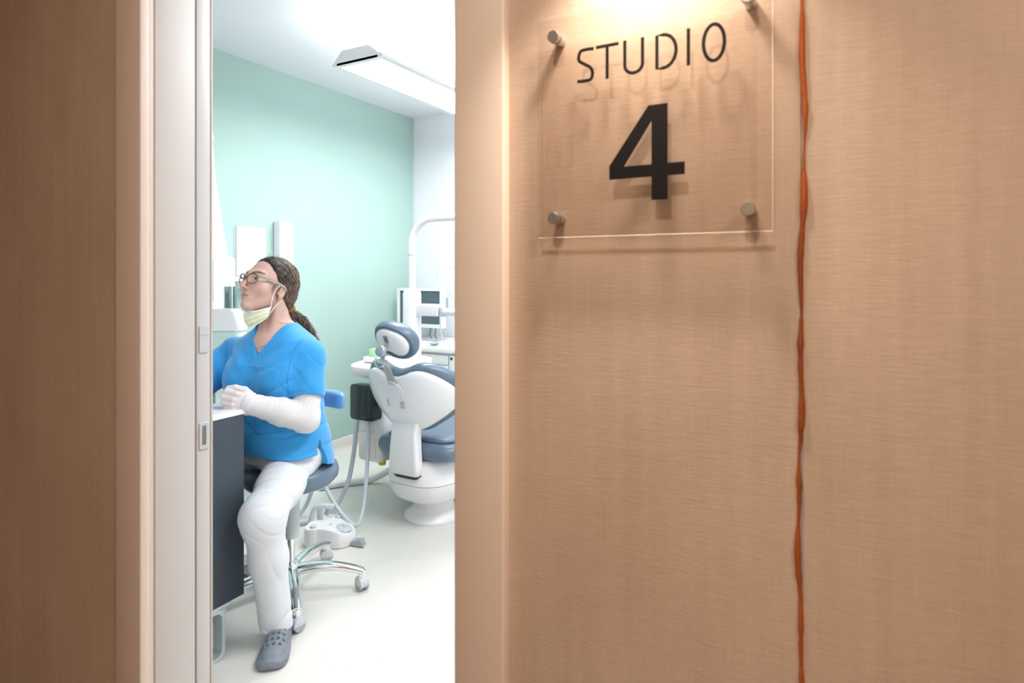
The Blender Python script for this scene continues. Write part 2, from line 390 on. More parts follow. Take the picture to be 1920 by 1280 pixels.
# corridor shell (behind and beside the camera)
OY = -1.05
struct(MB().box((GX, OY - 0.1, 0), (RX + 0.6, OY, CZ)).build('wall_corridor', 'wallpaper', smooth=False), 'corridor wall opposite the doorway, tan wallpaper')
struct(MB().box((GX - 0.15, OY, 0), (GX, WY, CZ)).build('wall_corridor_left', 'wallpaper', smooth=False), 'left end wall of the corridor')
struct(MB().box((RX + 0.6, OY, 0), (RX + 0.75, RY, CZ)).build('wall_corridor_right', 'wallpaper', smooth=False), 'right end wall of the corridor')
struct(MB().box((GX - 0.15, OY - 0.1, -0.1), (RX + 0.75, WY, -0.0005)).build('floor_corridor', 'corridor_floor', smooth=False), 'brown corridor floor', 'floor')
struct(MB().box((GX - 0.15, OY - 0.1, CZ + 0.0), (RX + 0.75, RY, CZ + 0.1)).build('ceiling_corridor', 'corridor_ceiling', smooth=False), 'corridor ceiling', 'ceiling')

# =================================================================== LAMPS
def pendant(loc, label, length=1.45, wires=True):
    t = thing('pendant_lamp', label, 'lamp', loc, 0, 'pendant lamps of the treatment room')
    w2 = 0.165; h = 0.072
    prof = [(-w2, 0), (-w2, 0.012), (-0.085, h), (0.03, h), (0.115, 0.022), (w2, 0.014), (w2, 0)]
    prof = [(-w2, 0.0), (-w2, 0.010), (-0.10, h), (0.075, h), (0.13, 0.03), (w2, 0.014), (w2, 0.0), (w2 - 0.03, 0.0), (w2 - 0.03, 0.012), (-w2 + 0.03, 0.012), (-w2 + 0.03, 0.0)]
    m = MB(); m.loft([[(x, 0, z) for x, z in prof], [(x, length, z) for x, z in prof]], cap=False)
    top = prof[:7]
    m.add([(x, 0.0, z) for x, z in top], [tuple(range(len(top)))]); m.add([(x, length, z) for x, z in top], [tuple(range(len(top)))])
    m.build('housing', 'white_plastic', t, smooth=False)
    MB().box((-w2 + 0.031, 0.03, 0.003), (w2 - 0.031, length - 0.03, 0.009)).build('diffuser', 'diffuser', t, smooth=False)
    dz = CZ - loc[2]
    for y in (0.12, length - 0.12):
        for sx in (-0.02, 0.06):
            MB().tube([(sx, y, h - 0.004), (0.02, y, dz - 0.08)], 0.0012, 5).build('suspension_wire', 'steel', t)
        MB().lathe([(0.002, dz - 0.085), (0.006, dz - 0.08), (0.008, dz - 0.03), (0.02, dz - 0.012), (0.02, dz)], (0.02, y, 0), 16).build('ceiling_hook', 'mid_grey', t)
    for y0_, y1_ in ((0.0, 0.029), (length - 0.029, length)):
        MB().box((-w2 + 0.0301, y0_, 0.0), (w2 - 0.0301, y1_, 0.012)).build('end_lip', 'white_plastic', t, smooth=False)
    area_light('pendant_down', (0, length / 2, 0.002), 2 * w2 - 0.064, length - 0.062, PENDANT_DOWN, PENDANT_COL, parent=t)
    area_light('pendant_up', (0, length / 2, h + 0.01), 0.15, length - 0.1, PENDANT_UP, PENDANT_COL, rot=(math.pi, 0, 0), parent=t)
    return t
pendant((-2.135, 2.25, 2.345), 'white trapezoid pendant lamp hanging on wires in front of the green wall')
pendant((-0.45, 1.35, 2.345), 'added white trapezoid pendant lamp, out of view on the right side of the treatment room')  # second lamp added out of view to brighten the front floor

# picture lamp over the sign
t = thing('wall_lamp', 'small warm spotlight on the wallpapered wall above the clear sign', 'lamp', (-0.205, WY - 0.004, 1.825))
MB().lathe([(0.022, 0), (0.022, -0.008), (0.018, -0.011)], (0, 0, 0), 24, 'y').build('wall_plate', 'brushed', t)
MB().tube([(0, -0.008, 0), (0, -0.06, 0.012), (0, -0.085, 0.008)], 0.005, 8, sub=5).build('arm', 'brushed', t)
MB().lathe([(0.03, 0.04), (0.045, 0.033), (0.054, -0.03), (0.051, -0.032), (0.046, -0.012), (0.001, -0.01)], (0, -0.09, 0), 24).build('lamp_head', 'brushed', t)
MB().lathe([(0.001, -0.016), (0.045, -0.016), (0.045, -0.013), (0.001, -0.013)], (0, -0.09, 0), 20).build('bulb', 'bulb', t)
area_light('sign_lamp_light', (0, -0.09, -0.034), 0.055, 0.055, SIGN_LAMP_W, WARM, parent=t, shape='DISK', spread=95)
# corridor downlights
for i, (x, y, lab) in enumerate(((-0.15, -0.45, 'round ceiling downlight above the camera position'), (1.15, -0.3, 'round ceiling downlight at the right end of the corridor'))):
    t = thing('downlight', lab, 'lamp', (x, y, CZ - 0.012), 0, 'corridor downlights')
    MB().lathe([(0.085, 0.012), (0.09, 0.004), (0.085, 0), (0.07, 0), (0.068, 0.012)], (0, 0, 0), 32).build('ring', 'white_plastic', t)
    MB().lathe([(0.001, 0.003), (0.069, 0.003), (0.069, 0.006), (0.001, 0.006)], (0, 0, 0), 32).build('glass', 'bulb', t)
    area_light('downlight_light', (0, 0, -0.004), 0.13, 0.13, DOWNLIGHT_W, WARM, parent=t, shape='DISK')

# =================================================================== DOOR SIGN
PX0, PX1, PZ0, PZ1 = -0.3404, -0.0690, 1.3428, 1.6120
PYF = WY - 0.0225; PT = 0.005
sg = thing('door_sign', 'clear acrylic door sign reading STUDIO 4, held off the wall by four pins', 'sign', ((PX0 + PX1) / 2, WY - 0.004, PZ0))
ox, oy, oz = sg.location
def wl(x, y, z): return (x - ox, y - oy, z - oz)
m = MB(); m.add([wl(x, y, z) for y in (PYF, PYF + PT) for x, z in ((PX0, PZ0), (PX1, PZ0), (PX1, PZ1), (PX0, PZ1))], [(0, 1, 2, 3), (7, 6, 5, 4)])
m.cur = 1; m.add([wl(x, y, z) for y in (PYF, PYF + PT) for x, z in ((PX0, PZ0), (PX1, PZ0), (PX1, PZ1), (PX0, PZ1))], [(0, 4, 5, 1), (1, 5, 6, 2)])
m.cur = 0; m.add([wl(x, y, z) for y in (PYF, PYF + PT) for x, z in ((PX0, PZ0), (PX1, PZ0), (PX1, PZ1), (PX0, PZ1))], [(2, 6, 7, 3), (3, 7, 4, 0)])
m.build('plate', ['acrylic', 'acrylic_lit_edge'], sg, smooth=False)
for x in (PX0 + 0.024, PX1 - 0.023):
    for z in (PZ0 + 0.0235, PZ1 - 0.0235):
        b0 = MB().lathe([(0.0001, PYF - 0.0075 - oy), (0.0068, PYF - 0.0075 - oy), (0.0075, PYF - 0.0065 - oy), (0.0075, PYF - 0.0002 - oy), (0.0001, PYF - 0.0002 - oy)], (x - ox, 0, z - oz), 24, 'y').build('pin_cap', 'steel', sg)
        MB().lathe([(0.0001, PYF + PT + 0.0002 - oy), (0.0062, PYF + PT + 0.0002 - oy), (0.0062, -0.0002), (0.0001, -0.0002)], (x - ox, 0, z - oz), 24, 'y').build('standoff', 'brushed', b0)
def sp(px, py):   # point on the plate front for a pixel
    u = (px - 960) / FPX; d = PYF / (0.4856 * u + 0.8742) if False else PYF / (SY * u + CY)
    return ((CY * u - SY) * d, CAMZ - (py - HOR) / FPX * d)
SM = frame(wl(0, PYF - 0.0002, 0), (1, 0, 0), (0, 0, 1))   # x right, y up; normal points to -Y
def ribbon(name, path, wd, closed=False):
    pts_ = [Vector((x, y)) for x, y in path]; n = len(pts_); A = []; B = []
    for i, p in enumerate(pts_):
        a = pts_[(i - 1) % n] if (closed or i) else p; b = pts_[(i + 1) % n] if (closed or i < n - 1) else p
        t_ = (b - a).normalized(); nn = Vector((-t_.y, t_.x)) * wd / 2; A.append(p + nn); B.append(p - nn)
    rings = []
    for a, b in zip(A, B):
        rings.append([tuple(SM @ Vector((q.x, q.y, h))) for q, h in ((a, 0), (b, 0), (b, 0.0009), (a, 0.0009))])
    m = MB(); m.loft(rings, cap=not closed, loop=closed); return m.build(name, 'black_print', sg, smooth=False)
Z0 = sp(1138, 148)[1]; Z1 = sp(1138, 83)[1]; CH = Z1 - Z0
def lx(px, py=110): return sp(px, py)[0]
SW = 0.0037
def arc(cx_, cy_, rx, ry, a0, a1, n=24): return [(cx_ + rx * math.cos(R(a0 + (a1 - a0) * i / n)), cy_ + ry * math.sin(R(a0 + (a1 - a0) * i / n))) for i in range(n + 1)]
x0, x1 = lx(1083), lx(1114); h = SW / 2; wS = x1 - x0
S = [(x1 - h * .3, Z0 + CH * .94), (x0 + wS * .72, Z1 - h), (x0 + wS * .45, Z1 - h), (x0 + wS * .2, Z0 + CH * .93), (x0 + h, Z0 + CH * .79), (x0 + wS * .12, Z0 + CH * .65), (x0 + wS * .45, Z0 + CH * .53), (x0 + wS * .8, Z0 + CH * .40), (x1 - h, Z0 + CH * .24), (x0 + wS * .82, Z0 + CH * .07), (x0 + wS * .5, Z0 + h), (x0 + wS * .22, Z0 + h), (x0, Z0 + CH * .06)]
sm, _ = smooth_path([Vector((a, b, 0)) for a, b in S], [0] * len(S), 5)
ribbon('letter_s', [(q.x, q.y) for q in sm], SW)
x0, x1 = lx(1118), lx(1160); xc = (x0 + x1) / 2
tt = ribbon('letter_t', [(x0, Z1 - h), (x1, Z1 - h)], SW); bm_ = ribbon('letter_t_stem', [(xc, Z0), (xc, Z1 - SW)], SW); bm_.parent = tt
x0, x1 = lx(1169), lx(1208); rx = (x1 - x0) / 2 - h
ribbon('letter_u', [(x0 + h, Z1)] + [(x0 + h, Z0 + CH * .4)] + arc((x0 + x1) / 2, Z0 + CH * .28, rx, CH * .28 - h, 180, 360) + [(x1 - h, Z0 + CH * .4), (x1 - h, Z1)], SW)
x0, x1 = lx(1229), lx(1271)
ribbon('letter_d', [(x0 + h, Z0 + h), (x0 + h, Z1 - h)] + arc(x0 + (x1 - x0) * .35, (Z0 + Z1) / 2, (x1 - x0) * .65 - h, CH / 2 - h, 90, -90), SW, True)
x0 = lx(1291); ribbon('letter_i', [(x0, Z0), (x0, Z1)], SW)
x0, x1 = lx(1316), lx(1362)
ribbon('letter_o', arc((x0 + x1) / 2, (Z0 + Z1) / 2, (x1 - x0) / 2 - h, CH / 2 + .001 - h, 0, 354, 40), SW, True)
# the numeral
four = [(1222, 375), (1222, 331), (1143, 335), (1143, 312), (1216, 197), (1252, 193), (1252, 304), (1284, 302), (1284, 326), (1252, 328), (1252, 375)]
inner = [(1222, 308), (1222, 226), (1170, 311)]
q = [sp(*p) for p in four]; zb = q[0][1]; q = [(x, z) for x, z in q]
q[-1] = (q[-1][0], zb); q[2] = (q[2][0], q[1][1]); q[8] = (q[8][0], q[1][1]); q[9] = (q[9][0], q[1][1]); q[6] = (q[6][0], sp(1222, 308)[1]); q[7] = (q[7][0], q[6][1]); q[4] = (q[4][0], q[5][1])
zi = q[6][1]
xs, xe = q[0][0], q[5][0]
def quadp(pp): 
    m.prism(pp, SM, 0.0009)
m = MB()
quadp([(xs, zb), (xe, zb), (xe, q[5][1]), (xs, q[5][1])])
quadp([(q[2][0], q[2][1]), (xs, q[2][1]), (xs, zi), (sp(1170, 311)[0], zi), (q[3][0], q[3][1])])
quadp([(xe, q[8][1]), (q[8][0], q[8][1]), (q[7][0], zi), (xe, zi)])
quadp([(q[3][0], q[3][1]), (sp(1170, 311)[0], zi), (xs, sp(1222, 226)[1]), (xs, q[4][1]), (q[4][0], q[4][1])])
m.build('numeral_4', 'black_print', sg, smooth=False)

# fire extinguisher sign on the corridor wall opposite (seen mirrored in the clear plate)
def text_mesh(body, size, mt, name, parent, M, depth=0.0004):
    c = bpy.data.curves.new(name, 'FONT'); c.body = body; c.size = size; c.align_x = 'CENTER'; c.extrude = depth
    o = bpy.data.objects.new('tmp', c); COL.objects.link(o); dg = bpy.context.evaluated_depsgraph_get()
    me = bpy.data.meshes.new_from_object(o.evaluated_get(dg)); bpy.data.objects.remove(o); me.transform(M); me.materials.clear(); me.materials.append(MATS[mt])
    return finish(name, me, parent, smooth=False)
fs = thing('extinguisher_sign', 'white and red fire extinguisher sign on the corridor wall opposite', 'sign', (-1.10, OY, 1.72))
FM = frame((0, 0.004, 0), (-1, 0, 0), (0, 0, 1))
MB().prism(rrect(-0.085, 0.085, -0.012, 0.19, 0.004), frame((0, 0.0005, 0), (-1, 0, 0), (0, 0, 1)), 0.0035).build('board', 'sign_white', fs)
MB().prism(rrect(-0.066, 0.066, 0.03, 0.172, 0.002), FM, 0.0008).build('red_field', 'sign_red', fs)
M2 = frame((0, 0.0048, 0), (-1, 0, 0), (0, 0, 1))
m = MB(); m.prism(rrect(-0.05, -0.012, 0.042, 0.125, 0.008), M2, 0.0006); m.prism(rrect(-0.036, -0.026, 0.128, 0.145, 0.002), M2, 0.0006); m.prism([(-0.05, 0.145), (-0.01, 0.15), (-0.01, 0.157), (-0.05, 0.153)], M2, 0.0006); m.build('extinguisher_pictogram', 'sign_white', fs, smooth=False)
m = MB(); m.prism([(0.012, 0.045), (0.05, 0.045), (0.055, 0.08), (0.048, 0.12), (0.04, 0.095), (0.031, 0.14), (0.022, 0.10), (0.012, 0.085)], M2, 0.0006); m.build('flame_pictogram', 'sign_white', fs, smooth=False)
text_mesh('ESTINTORE', 0.02, 'black_print', 'lettering', fs, frame((0, 0.0042, 0.006), (-1, 0, 0), (0, 0, 1)))

# =================================================================== THINGS ON THE GREEN WALL
t = thing('document_sleeve', 'clear punched sleeve with a white sheet pinned on the green wall', 'paper', (GX, 2.495, 1.28))
MB().box((0.004, -0.105, 0), (0.0052, 0.105, 0.30)).build('sheet', 'paper', t, smooth=False)
m = MB(); rings = []
m.box((0.002, -0.125, -0.004), (0.0066, 0.107, 0.304)); m.build('film', 'sleeve_film', t, smooth=False, bevel=0.001, segs=1)
for z in np.linspace(0.02, 0.285, 11):
    MB().lathe([(0.0001, 0.0066), (0.0028, 0.0066), (0.0028, 0.0070), (0.0001, 0.0070)], (0, -0.115, float(z)), 10, 'x').build('punched_hole', 'grey_plastic', t)
t = thing('xray_control_box', 'tall white box with a triangular warning mark on the green wall', 'box', (GX, 2.715, 1.29))
MB().box((0.004, -0.055, 0), (0.066, 0.055, 0.338)).build('case', 'white_plastic', t, bevel=0.004)
MB().box((0.0, -0.05, 0.005), (0.005, 0.05, 0.333)).build('back_plate', 'mid_grey', t, smooth=False)
TM = frame((0.0662, 0, 0), (0, 1, 0), (0, 0, 1))
tri = [(-0.012, 0.098), (0.042, 0.098), (0.015, 0.145)]
MB().prism(tri, TM, 0.0004).build('warning_edge', 'mid_grey', t, smooth=False)
cxx, cyy = 0.015, 0.1135
o2 = MB().prism([(cxx + (x - cxx) * .74, cyy + (y - cyy) * .74) for x, y in tri], TM, 0.0007).build('warning_field', 'warn_yellow', t, smooth=False)
m = MB()
for a in (30, 150, 270):
    m.prism([(cxx + .0018 * math.cos(R(a - 30)), cyy + .0018 * math.sin(R(a - 30))), (cxx + .009 * math.cos(R(a - 28)), cyy + .009 * math.sin(R(a - 28))), (cxx + .009 * math.cos(R(a + 28)), cyy + .009 * math.sin(R(a + 28))), (cxx + .0018 * math.cos(R(a + 30)), cyy + .0018 * math.sin(R(a + 30)))], TM, 0.0009)
m.build('trefoil', 'mid_grey', t, smooth=False)

# white x-ray arm column at the left (tapered arm over a housing)
t = thing('xray_unit', 'tall white tapered x-ray unit beside the sliding door edge, on the green wall', 'x-ray unit', (GX, 2.07, 0.0))
m = MB()
def sec(z, y0, y1, x0_, x1_): return [(x, y, z) for x, y in rrect(x0_, x1_, y0, y1, 0.012, 3)]
m.loft([sec(1.385, -0.20, 0.150, 0.006, 0.17), sec(1.55, -0.21, 0.135, 0.006, 0.15), sec(1.80, -0.23, 0.105, 0.006, 0.13), sec(2.03, -0.24, 0.09, 0.006, 0.12), sec(2.06, -0.235, 0.098, 0.006, 0.12), sec(2.085, -0.23, 0.094, 0.006, 0.115)])
m.build('arm_cover', 'white_plastic', t, angle=30)
m = MB(); m.loft([sec(1.085, -0.2, 0.165, 0.006, 0.19), sec(1.10, -0.205, 0.172, 0.006, 0.2), sec(1.37, -0.205, 0.172, 0.006, 0.2), sec(1.385, -0.2, 0.165, 0.006, 0.19)]); m.build('housing', 'white_plastic', t, angle=30)
MB().box((0.2, -0.10, 1.14), (0.203, 0.035, 1.37)).build('control_strip', 'pale_blue', t, smooth=False, bevel=0.001, segs=1)

# wall shelf with a clear canister behind the face
t = thing('wall_shelf', 'white shelf strip on the green wall behind the face', 'shelf', (GX, 2.43, 1.20))
MB().box((0.004, -0.17, 0.045), (0.12, 0.17, 0.075)).build('board', 'white_plastic', t, bevel=0.004)
MB().box((0.0, -0.14, 0.0), (0.004, 0.14, 0.07)).build('rail', 'white_plastic', t, smooth=False)

base = P(433, 578, 3.2)
t = thing('cup_canister', 'clear cylinder of grey-green cups beside the chin, on the white appliance', 'canister', base)
MB().lathe([(0.037, 0.0), (0.039, 0.004), (0.039, 0.148), (0.037, 0.15), (0.036, 0.148), (0.036, 0.004)], (0, 0, 0), 32).build('clear_tube', 'clear', t)
for a in (20, 95, 170, 245, 315):
    MB().lathe([(0.007, 0.003), (0.0085, 0.006), (0.0085, 0.112), (0.006, 0.116)], (0.023 * math.cos(R(a)), 0.023 * math.sin(R(a)), 0), 14).build('brush', 'grey_cup', t)
ab = P(420, 690, 3.2)
t = thing('countertop_appliance', 'white rounded countertop appliance with a clear lower tank, left of the chin', 'appliance', (base[0], base[1], 0.0), YAW)
zt = base[2] - 0.002; zs = PL(0, 619, 3.2)[2]; zb_ = PL(0, 668, 3.2)[2]
def asec(z, a, b, r=0.03): return [(x, y, z) for x, y in rrect(-0.16, a, -0.05, b - 0.075, r, 4)]
m = MB(); m.loft([asec(zs, 0.074, 0.13), asec(zs + 0.02, 0.074, 0.13), asec(zt - 0.02, 0.056, 0.115), asec(zt - 0.004, 0.046, 0.105), asec(zt, 0.040, 0.1)]); m.build('top_cover', 'white_plastic', t, angle=50)
m = MB(); m.loft([asec(zb_, 0.06, 0.12), asec(zb_ + 0.01, 0.064, 0.125), asec(zs - 0.005, 0.07, 0.128), asec(zs - 0.002, 0.068, 0.126)]); m.build('tank', 'pale_green', t, angle=50)
m = MB(); m.loft([asec(zs - 0.004, 0.066, 0.12), asec(zs + 0.001, 0.066, 0.12)]); m.build('gasket', 'mid_grey', t)
m = MB(); m.box((-0.15, -0.04, 0.801), (0.06, 0.04, zb_ + 0.001)); m.build('base', 'white_plastic', t, bevel=0.01)
sb = thing('side_bench', 'white side bench under the appliance against the green wall', 'bench', (GX, 2.0, 0))
MB().box((0.006, -0.9, 0.77), (0.62, 0.20, 0.80)).build('top', 'worktop', sb, bevel=0.003)
MB().box((0.006, -0.88, 0.10), (0.58, 0.18, 0.77)).build('body', 'white_plastic', sb, bevel=0.003)
for y in (-0.75, 0.08):
    MB().box((0.06, y - 0.03, 0), (0.52, y + 0.03, 0.10)).build('leg', 'mid_grey', sb, bevel=0.003)
for k in range(3):
    dd = MB().box((0.581, -0.86 + k * 0.35, 0.13), (0.596, -0.86 + k * 0.35 + 0.335, 0.75)).build('door', 'pale_green', sb, bevel=0.002)
    MB().box((0.597, -0.86 + k * 0.35 + 0.12, 0.70), (0.607, -0.86 + k * 0.35 + 0.24, 0.712)).build('handle', 'brushed', dd, bevel=0.002)

# =================================================================== DARK DESK CABINET beside the door
DX = -1.84
t = thing('desk_cabinet', 'dark slate cabinet with a white worktop on a looped metal leg', 'cabinet', (-2.10, 1.16, 0))
def dl(x, y, z): return (x + 2.10, y - 1.16, z)
MB().box(dl(DX - 0.018, 0.92, 0.180), dl(DX, 1.387, 0.806)).build('end_panel', 'slate', t, bevel=0.0015)
MB().box(dl(-2.38, 0.925, 0.185), dl(DX - 0.0185, 1.382, 0.806)).build('body', 'slate', t, bevel=0.002)
MB().box(dl(-2.40, 0.90, 0.807), dl(DX + 0.004, 1.392, 0.824)).build('worktop', 'worktop', t, bevel=0.002)
def loop_leg(x):
    y0, y1, z0, z1, r, th, wx = 0.96, 1.312, 0.001, 0.172, 0.03, 0.012, 0.045
    out = rrect(y0, y1, z0, z1, r, 5); inn = rrect(y0 + th, y1 - th, z0 + th, z1 - th, r - th * .6, 5)
    m = MB()
    m.loft([[dl(x, a, b) for a, b in out], [dl(x + wx, a, b) for a, b in out]], cap=False)
    m.cur = 1
    m.loft([[dl(x, a, b) for a, b in inn], [dl(x + wx, a, b) for a, b in inn]], cap=False)
    for xx in (x, x + wx): m.loft([[dl(xx, a, b) for a, b in out], [dl(xx, a, b) for a, b in inn]], cap=False)
    return m.build('leg', ['sled_edge', 'sled'], t, angle=50)
loop_leg(DX - 0.042); loop_leg(-2.37)
MB().box(dl(DX - 0.05, 0.97, 0.1725), dl(DX + 0.006, 1.335, 0.1805)).build('leg_bracket', 'grey_plastic', t, bevel=0.003)
for k in range(3):
    dd = MB().box(dl(-2.36, 1.3825, 0.20 + k * 0.2), dl(DX - 0.03, 1.3965, 0.39 + k * 0.2)).build('drawer', 'slate', t, bevel=0.002)
    MB().box(dl(-2.2, 1.397, 0.36 + k * 0.2), dl(-2.02, 1.405, 0.372 + k * 0.2)).build('handle', 'brushed', dd, bevel=0.002)
bx = P(404, 724, 2.25)
t2 = thing('folded_card', 'small folded white card standing on the worktop behind the gloved hand', 'card', (-2.03, 1.335, 0.8245), YAW)
MB().box((-0.07, 0.0, 0.0), (0.022, 0.0015, 0.075)).build('back_leaf', 'paper', t2, smooth=False)
m = MB(); m.prism([(-0.07, 0.058), (0.022, 0.075), (0.022, 0.06), (-0.07, 0.046)], frame((0, -0.001, 0), (1, 0, 0), (0, 0, 1)), 0.002); m.build('fold', 'paper', t2, smooth=False)

# =================================================================== STOOL
SOx, SOd = -0.895, 2.45
so = W(SOx, SOd, 0)
st = thing('dental_stool', 'grey saddle stool on a chrome five-star base with grey castors, under the seated person', 'stool', so, YAW)
# seat: rounded saddle
m = MB(); rings = []
for z, k in ((0.445, 0.80), (0.452, 0.90), (0.470, 0.985), (0.492, 1.0), (0.512, 0.965), (0.523, 0.88), (0.5265, 0.70), (0.525, 0.45), (0.5225, 0.2)):
    ring = []
    for x, y in superell(0, 0, 0.185 * k, 0.18 * k, 2.2, 48):
        dip = -0.010 * (abs(x) < 1) * max(0, 1 - (x / 0.1) ** 2) * (1 if z > 0.51 else 0)
        ring.append((x, y, z + dip))
    rings.append(ring)
m.loft(rings); m.build('seat', 'upholstery', st, angle=180)
m = MB(); m.loft([[(x, y, 0.436) for x, y in superell(0, 0, 0.13, 0.13, 2.2)], [(x, y, 0.4485) for x, y in superell(0, 0, 0.15, 0.147, 2.2)]]); m.build('seat_pan', 'grey_plastic', st)
MB().lathe([(0.032, 0.23), (0.034, 0.235), (0.034, 0.40), (0.05, 0.42), (0.05, 0.437), (0.01, 0.437)], (0, 0, 0), 28).build('column_cover', 'grey_plastic', st)
MB().lathe([(0.0145, 0.1), (0.0145, 0.232)], (0, 0, 0), 24).build('gas_lift', 'chrome', st)
MB().lathe([(0.001, 0.055), (0.030, 0.055), (0.036, 0.065), (0.036, 0.115), (0.028, 0.128), (0.016, 0.132)], (0, 0, 0), 28).build('hub', 'chrome', st)
for a in (6, 78, 150, 222, 294):
    ca, sa = math.cos(R(a)), math.sin(R(a)); rings = []
    for k in range(13):
        q = k / 12; r = 0.018 + q * 0.272; z = 0.096 + 0.016 * math.sin(q * 2.6) - 0.030 * q * q
        wd = 0.026 - 0.008 * q; hh = 0.021 - 0.008 * q; ring = []
        for j in range(14):
            t_ = 2 * math.pi * j / 14; ox_ = wd * math.copysign(abs(math.cos(t_)) ** 0.8, math.cos(t_)); oz_ = hh * math.copysign(abs(math.sin(t_)) ** 0.8, math.sin(t_))
            ring.append((ca * r - sa * ox_, sa * r + ca * ox_, z + oz_))
        rings.append(ring)
    arm = MB().loft(rings).build('base_arm', 'chrome', st, angle=60)
    rx_, ry_ = ca * 0.282, sa * 0.282
    MB().lathe([(0.0155, 0.052), (0.0165, 0.056), (0.0165, 0.076), (0.012, 0.080)], (rx_, ry_, 0), 18).build('castor_stem', 'chrome', arm)
    b_ = a + 37
    cb, sb_ = math.cos(R(b_)), math.sin(R(b_))
    for sd in (-1, 1):
        M = Matrix.Rotation(R(b_), 4, 'Z')
        cxw, cyw = rx_ - sb_ * 0.0 + cb * 0.012 * sd, ry_ + sb_ * 0.012 * sd
        MB().lathe([(0.006, -0.009), (0.023, -0.009), (0.0255, -0.006), (0.0255, 0.006), (0.023, 0.009), (0.006, 0.009)], (cxw, cyw, 0.0260), 24, 'x', M).build('castor_wheel', 'mid_grey', arm)
    m = MB()
    rings = []
    for off, rr_ in ((-0.0215, 0.021), (-0.019, 0.0275), (0.019, 0.0275), (0.0215, 0.021)):
        ring = []
        for j in range(17):
            t_ = R(-20 + 220 * j / 16); ring.append((rx_ + cb * off - sb_ * rr_ * math.cos(t_), ry_ + sb_ * off + cb * rr_ * math.cos(t_), 0.029 + rr_ * math.sin(t_)))
        rings.append(ring)
    m.loft(rings); m.build('castor_hood', 'grey_plastic', arm, angle=50)
# curved back pad on a bent bar
bd = Vector((0.3, 0.954, 0)); ld = Vector((0.954, -0.3, 0))
rings = []
for k in range(17):
    q = -1 + 2 * k / 16; c0 = bd * (0.245 - 0.05 * q * q) + ld * (0.112 * q)
    tng = (ld * 0.112 - bd * 0.10 * q).normalized(); nrm = Vector((-tng.y, tng.x, 0))
    s_ = (1 - abs(q) ** 6) ** 0.5 * 0.98 + 0.02; ring = []
    for j in range(16):
        t_ = 2 * math.pi * j / 16; o_ = 0.026 * s_ * math.copysign(abs(math.cos(t_)) ** .6, math.cos(t_)); z_ = 0.037 * (0.6 + 0.4 * s_) * math.copysign(abs(math.sin(t_)) ** .6, math.sin(t_))
        p_ = c0 + nrm * o_; ring.append((p_.x, p_.y, 0.742 + z_))
    rings.append(ring)
MB().loft(rings).build('back_pad', 'pad_blue', st, angle=180)
MB().tube([bd * 0.06 + Vector((0, 0, 0.428)), bd * 0.2 - ld * 0.06 + Vector((0, 0, 0.43)), bd * 0.285 - ld * 0.085 + Vector((0, 0, 0.50)), bd * 0.285 - ld * 0.085 + Vector((0, 0, 0.68)), bd * 0.26 - ld * 0.07 + Vector((0, 0, 0.735))], 0.011, 10, sub=5).build('back_bar', 'chrome', st)

# =================================================================== DENTAL CHAIR
CO = (-1.945, 2.632, 0.0)
ch = thing('dental_chair', 'white dental chair with blue-grey upholstery seen from behind, on a round foot', 'dental chair', CO)
MB().lathe([(0.001, 0.0), (0.155, 0.0), (0.158, 0.008), (0.156, 0.018), (0.145, 0.028), (0.118, 0.045), (0.108, 0.065), (0.105, 0.14), (0.001, 0.14)], (0, 0, 0), 56).build('foot', 'white_plastic', ch, angle=60)
def hull(spec, name, mt):
    m = MB(); m.loft([[(x, y, z) for x, y in superell(0, cy_, a, b, 3.3, 72)] for z, a, b, cy_ in spec]); return m.build(name, mt, ch, angle=45)
hull([(0.112, 0.13, 0.40, 0.27), (0.120, 0.165, 0.44, 0.27), (0.142, 0.19, 0.475, 0.27), (0.18, 0.214, 0.495, 0.27), (0.228, 0.225, 0.505, 0.27)], 'base_cover', 'white_plastic')
hull([(0.2295, 0.22, 0.50, 0.27), (0.231, 0.225, 0.506, 0.27), (0.27, 0.223, 0.502, 0.27), (0.32, 0.21, 0.486, 0.27), (0.345, 0.194, 0.468, 0.27), (0.352, 0.17, 0.44, 0.27)], 'upper_cover', 'white_plastic')
for y_ in (-0.232,):
    for x_ in (-0.09, 0.13):
        MB().tube([(x_, y_ - 0.003, 0.225), (x_ * 0.94, y_ + 0.016, 0.19), (x_ * 0.86, y_ + 0.05, 0.153)], 0.0009, 5).build('cover_seam', 'grey_plastic', ch)
# back support post (bulging panel)
rings = []
for z, yy, hw, th in ((0.280, -0.243, 0.074, 0.035), (0.288, -0.257, 0.086, 0.05), (0.33, -0.266, 0.092, 0.06), (0.42, -0.266, 0.086, 0.06), (0.50, -0.262, 0.080, 0.06), (0.555, -0.245, 0.08, 0.06)):
    rings.append([(x, y, z) for x, y in rrect(-hw, hw, yy, yy + th, 0.018, 4)])
MB().loft(rings).build('back_support', 'white_plastic', ch, angle=60)
m = MB(); m.loft([[(x, y, 0.268) for x, y in rrect(-0.07, 0.07, -0.244, -0.15, 0.02, 4)], [(x, y, 0.286) for x, y in rrect(-0.088, 0.088, -0.246, -0.15, 0.02, 4)]]); m.build('support_gap', 'dark', ch)
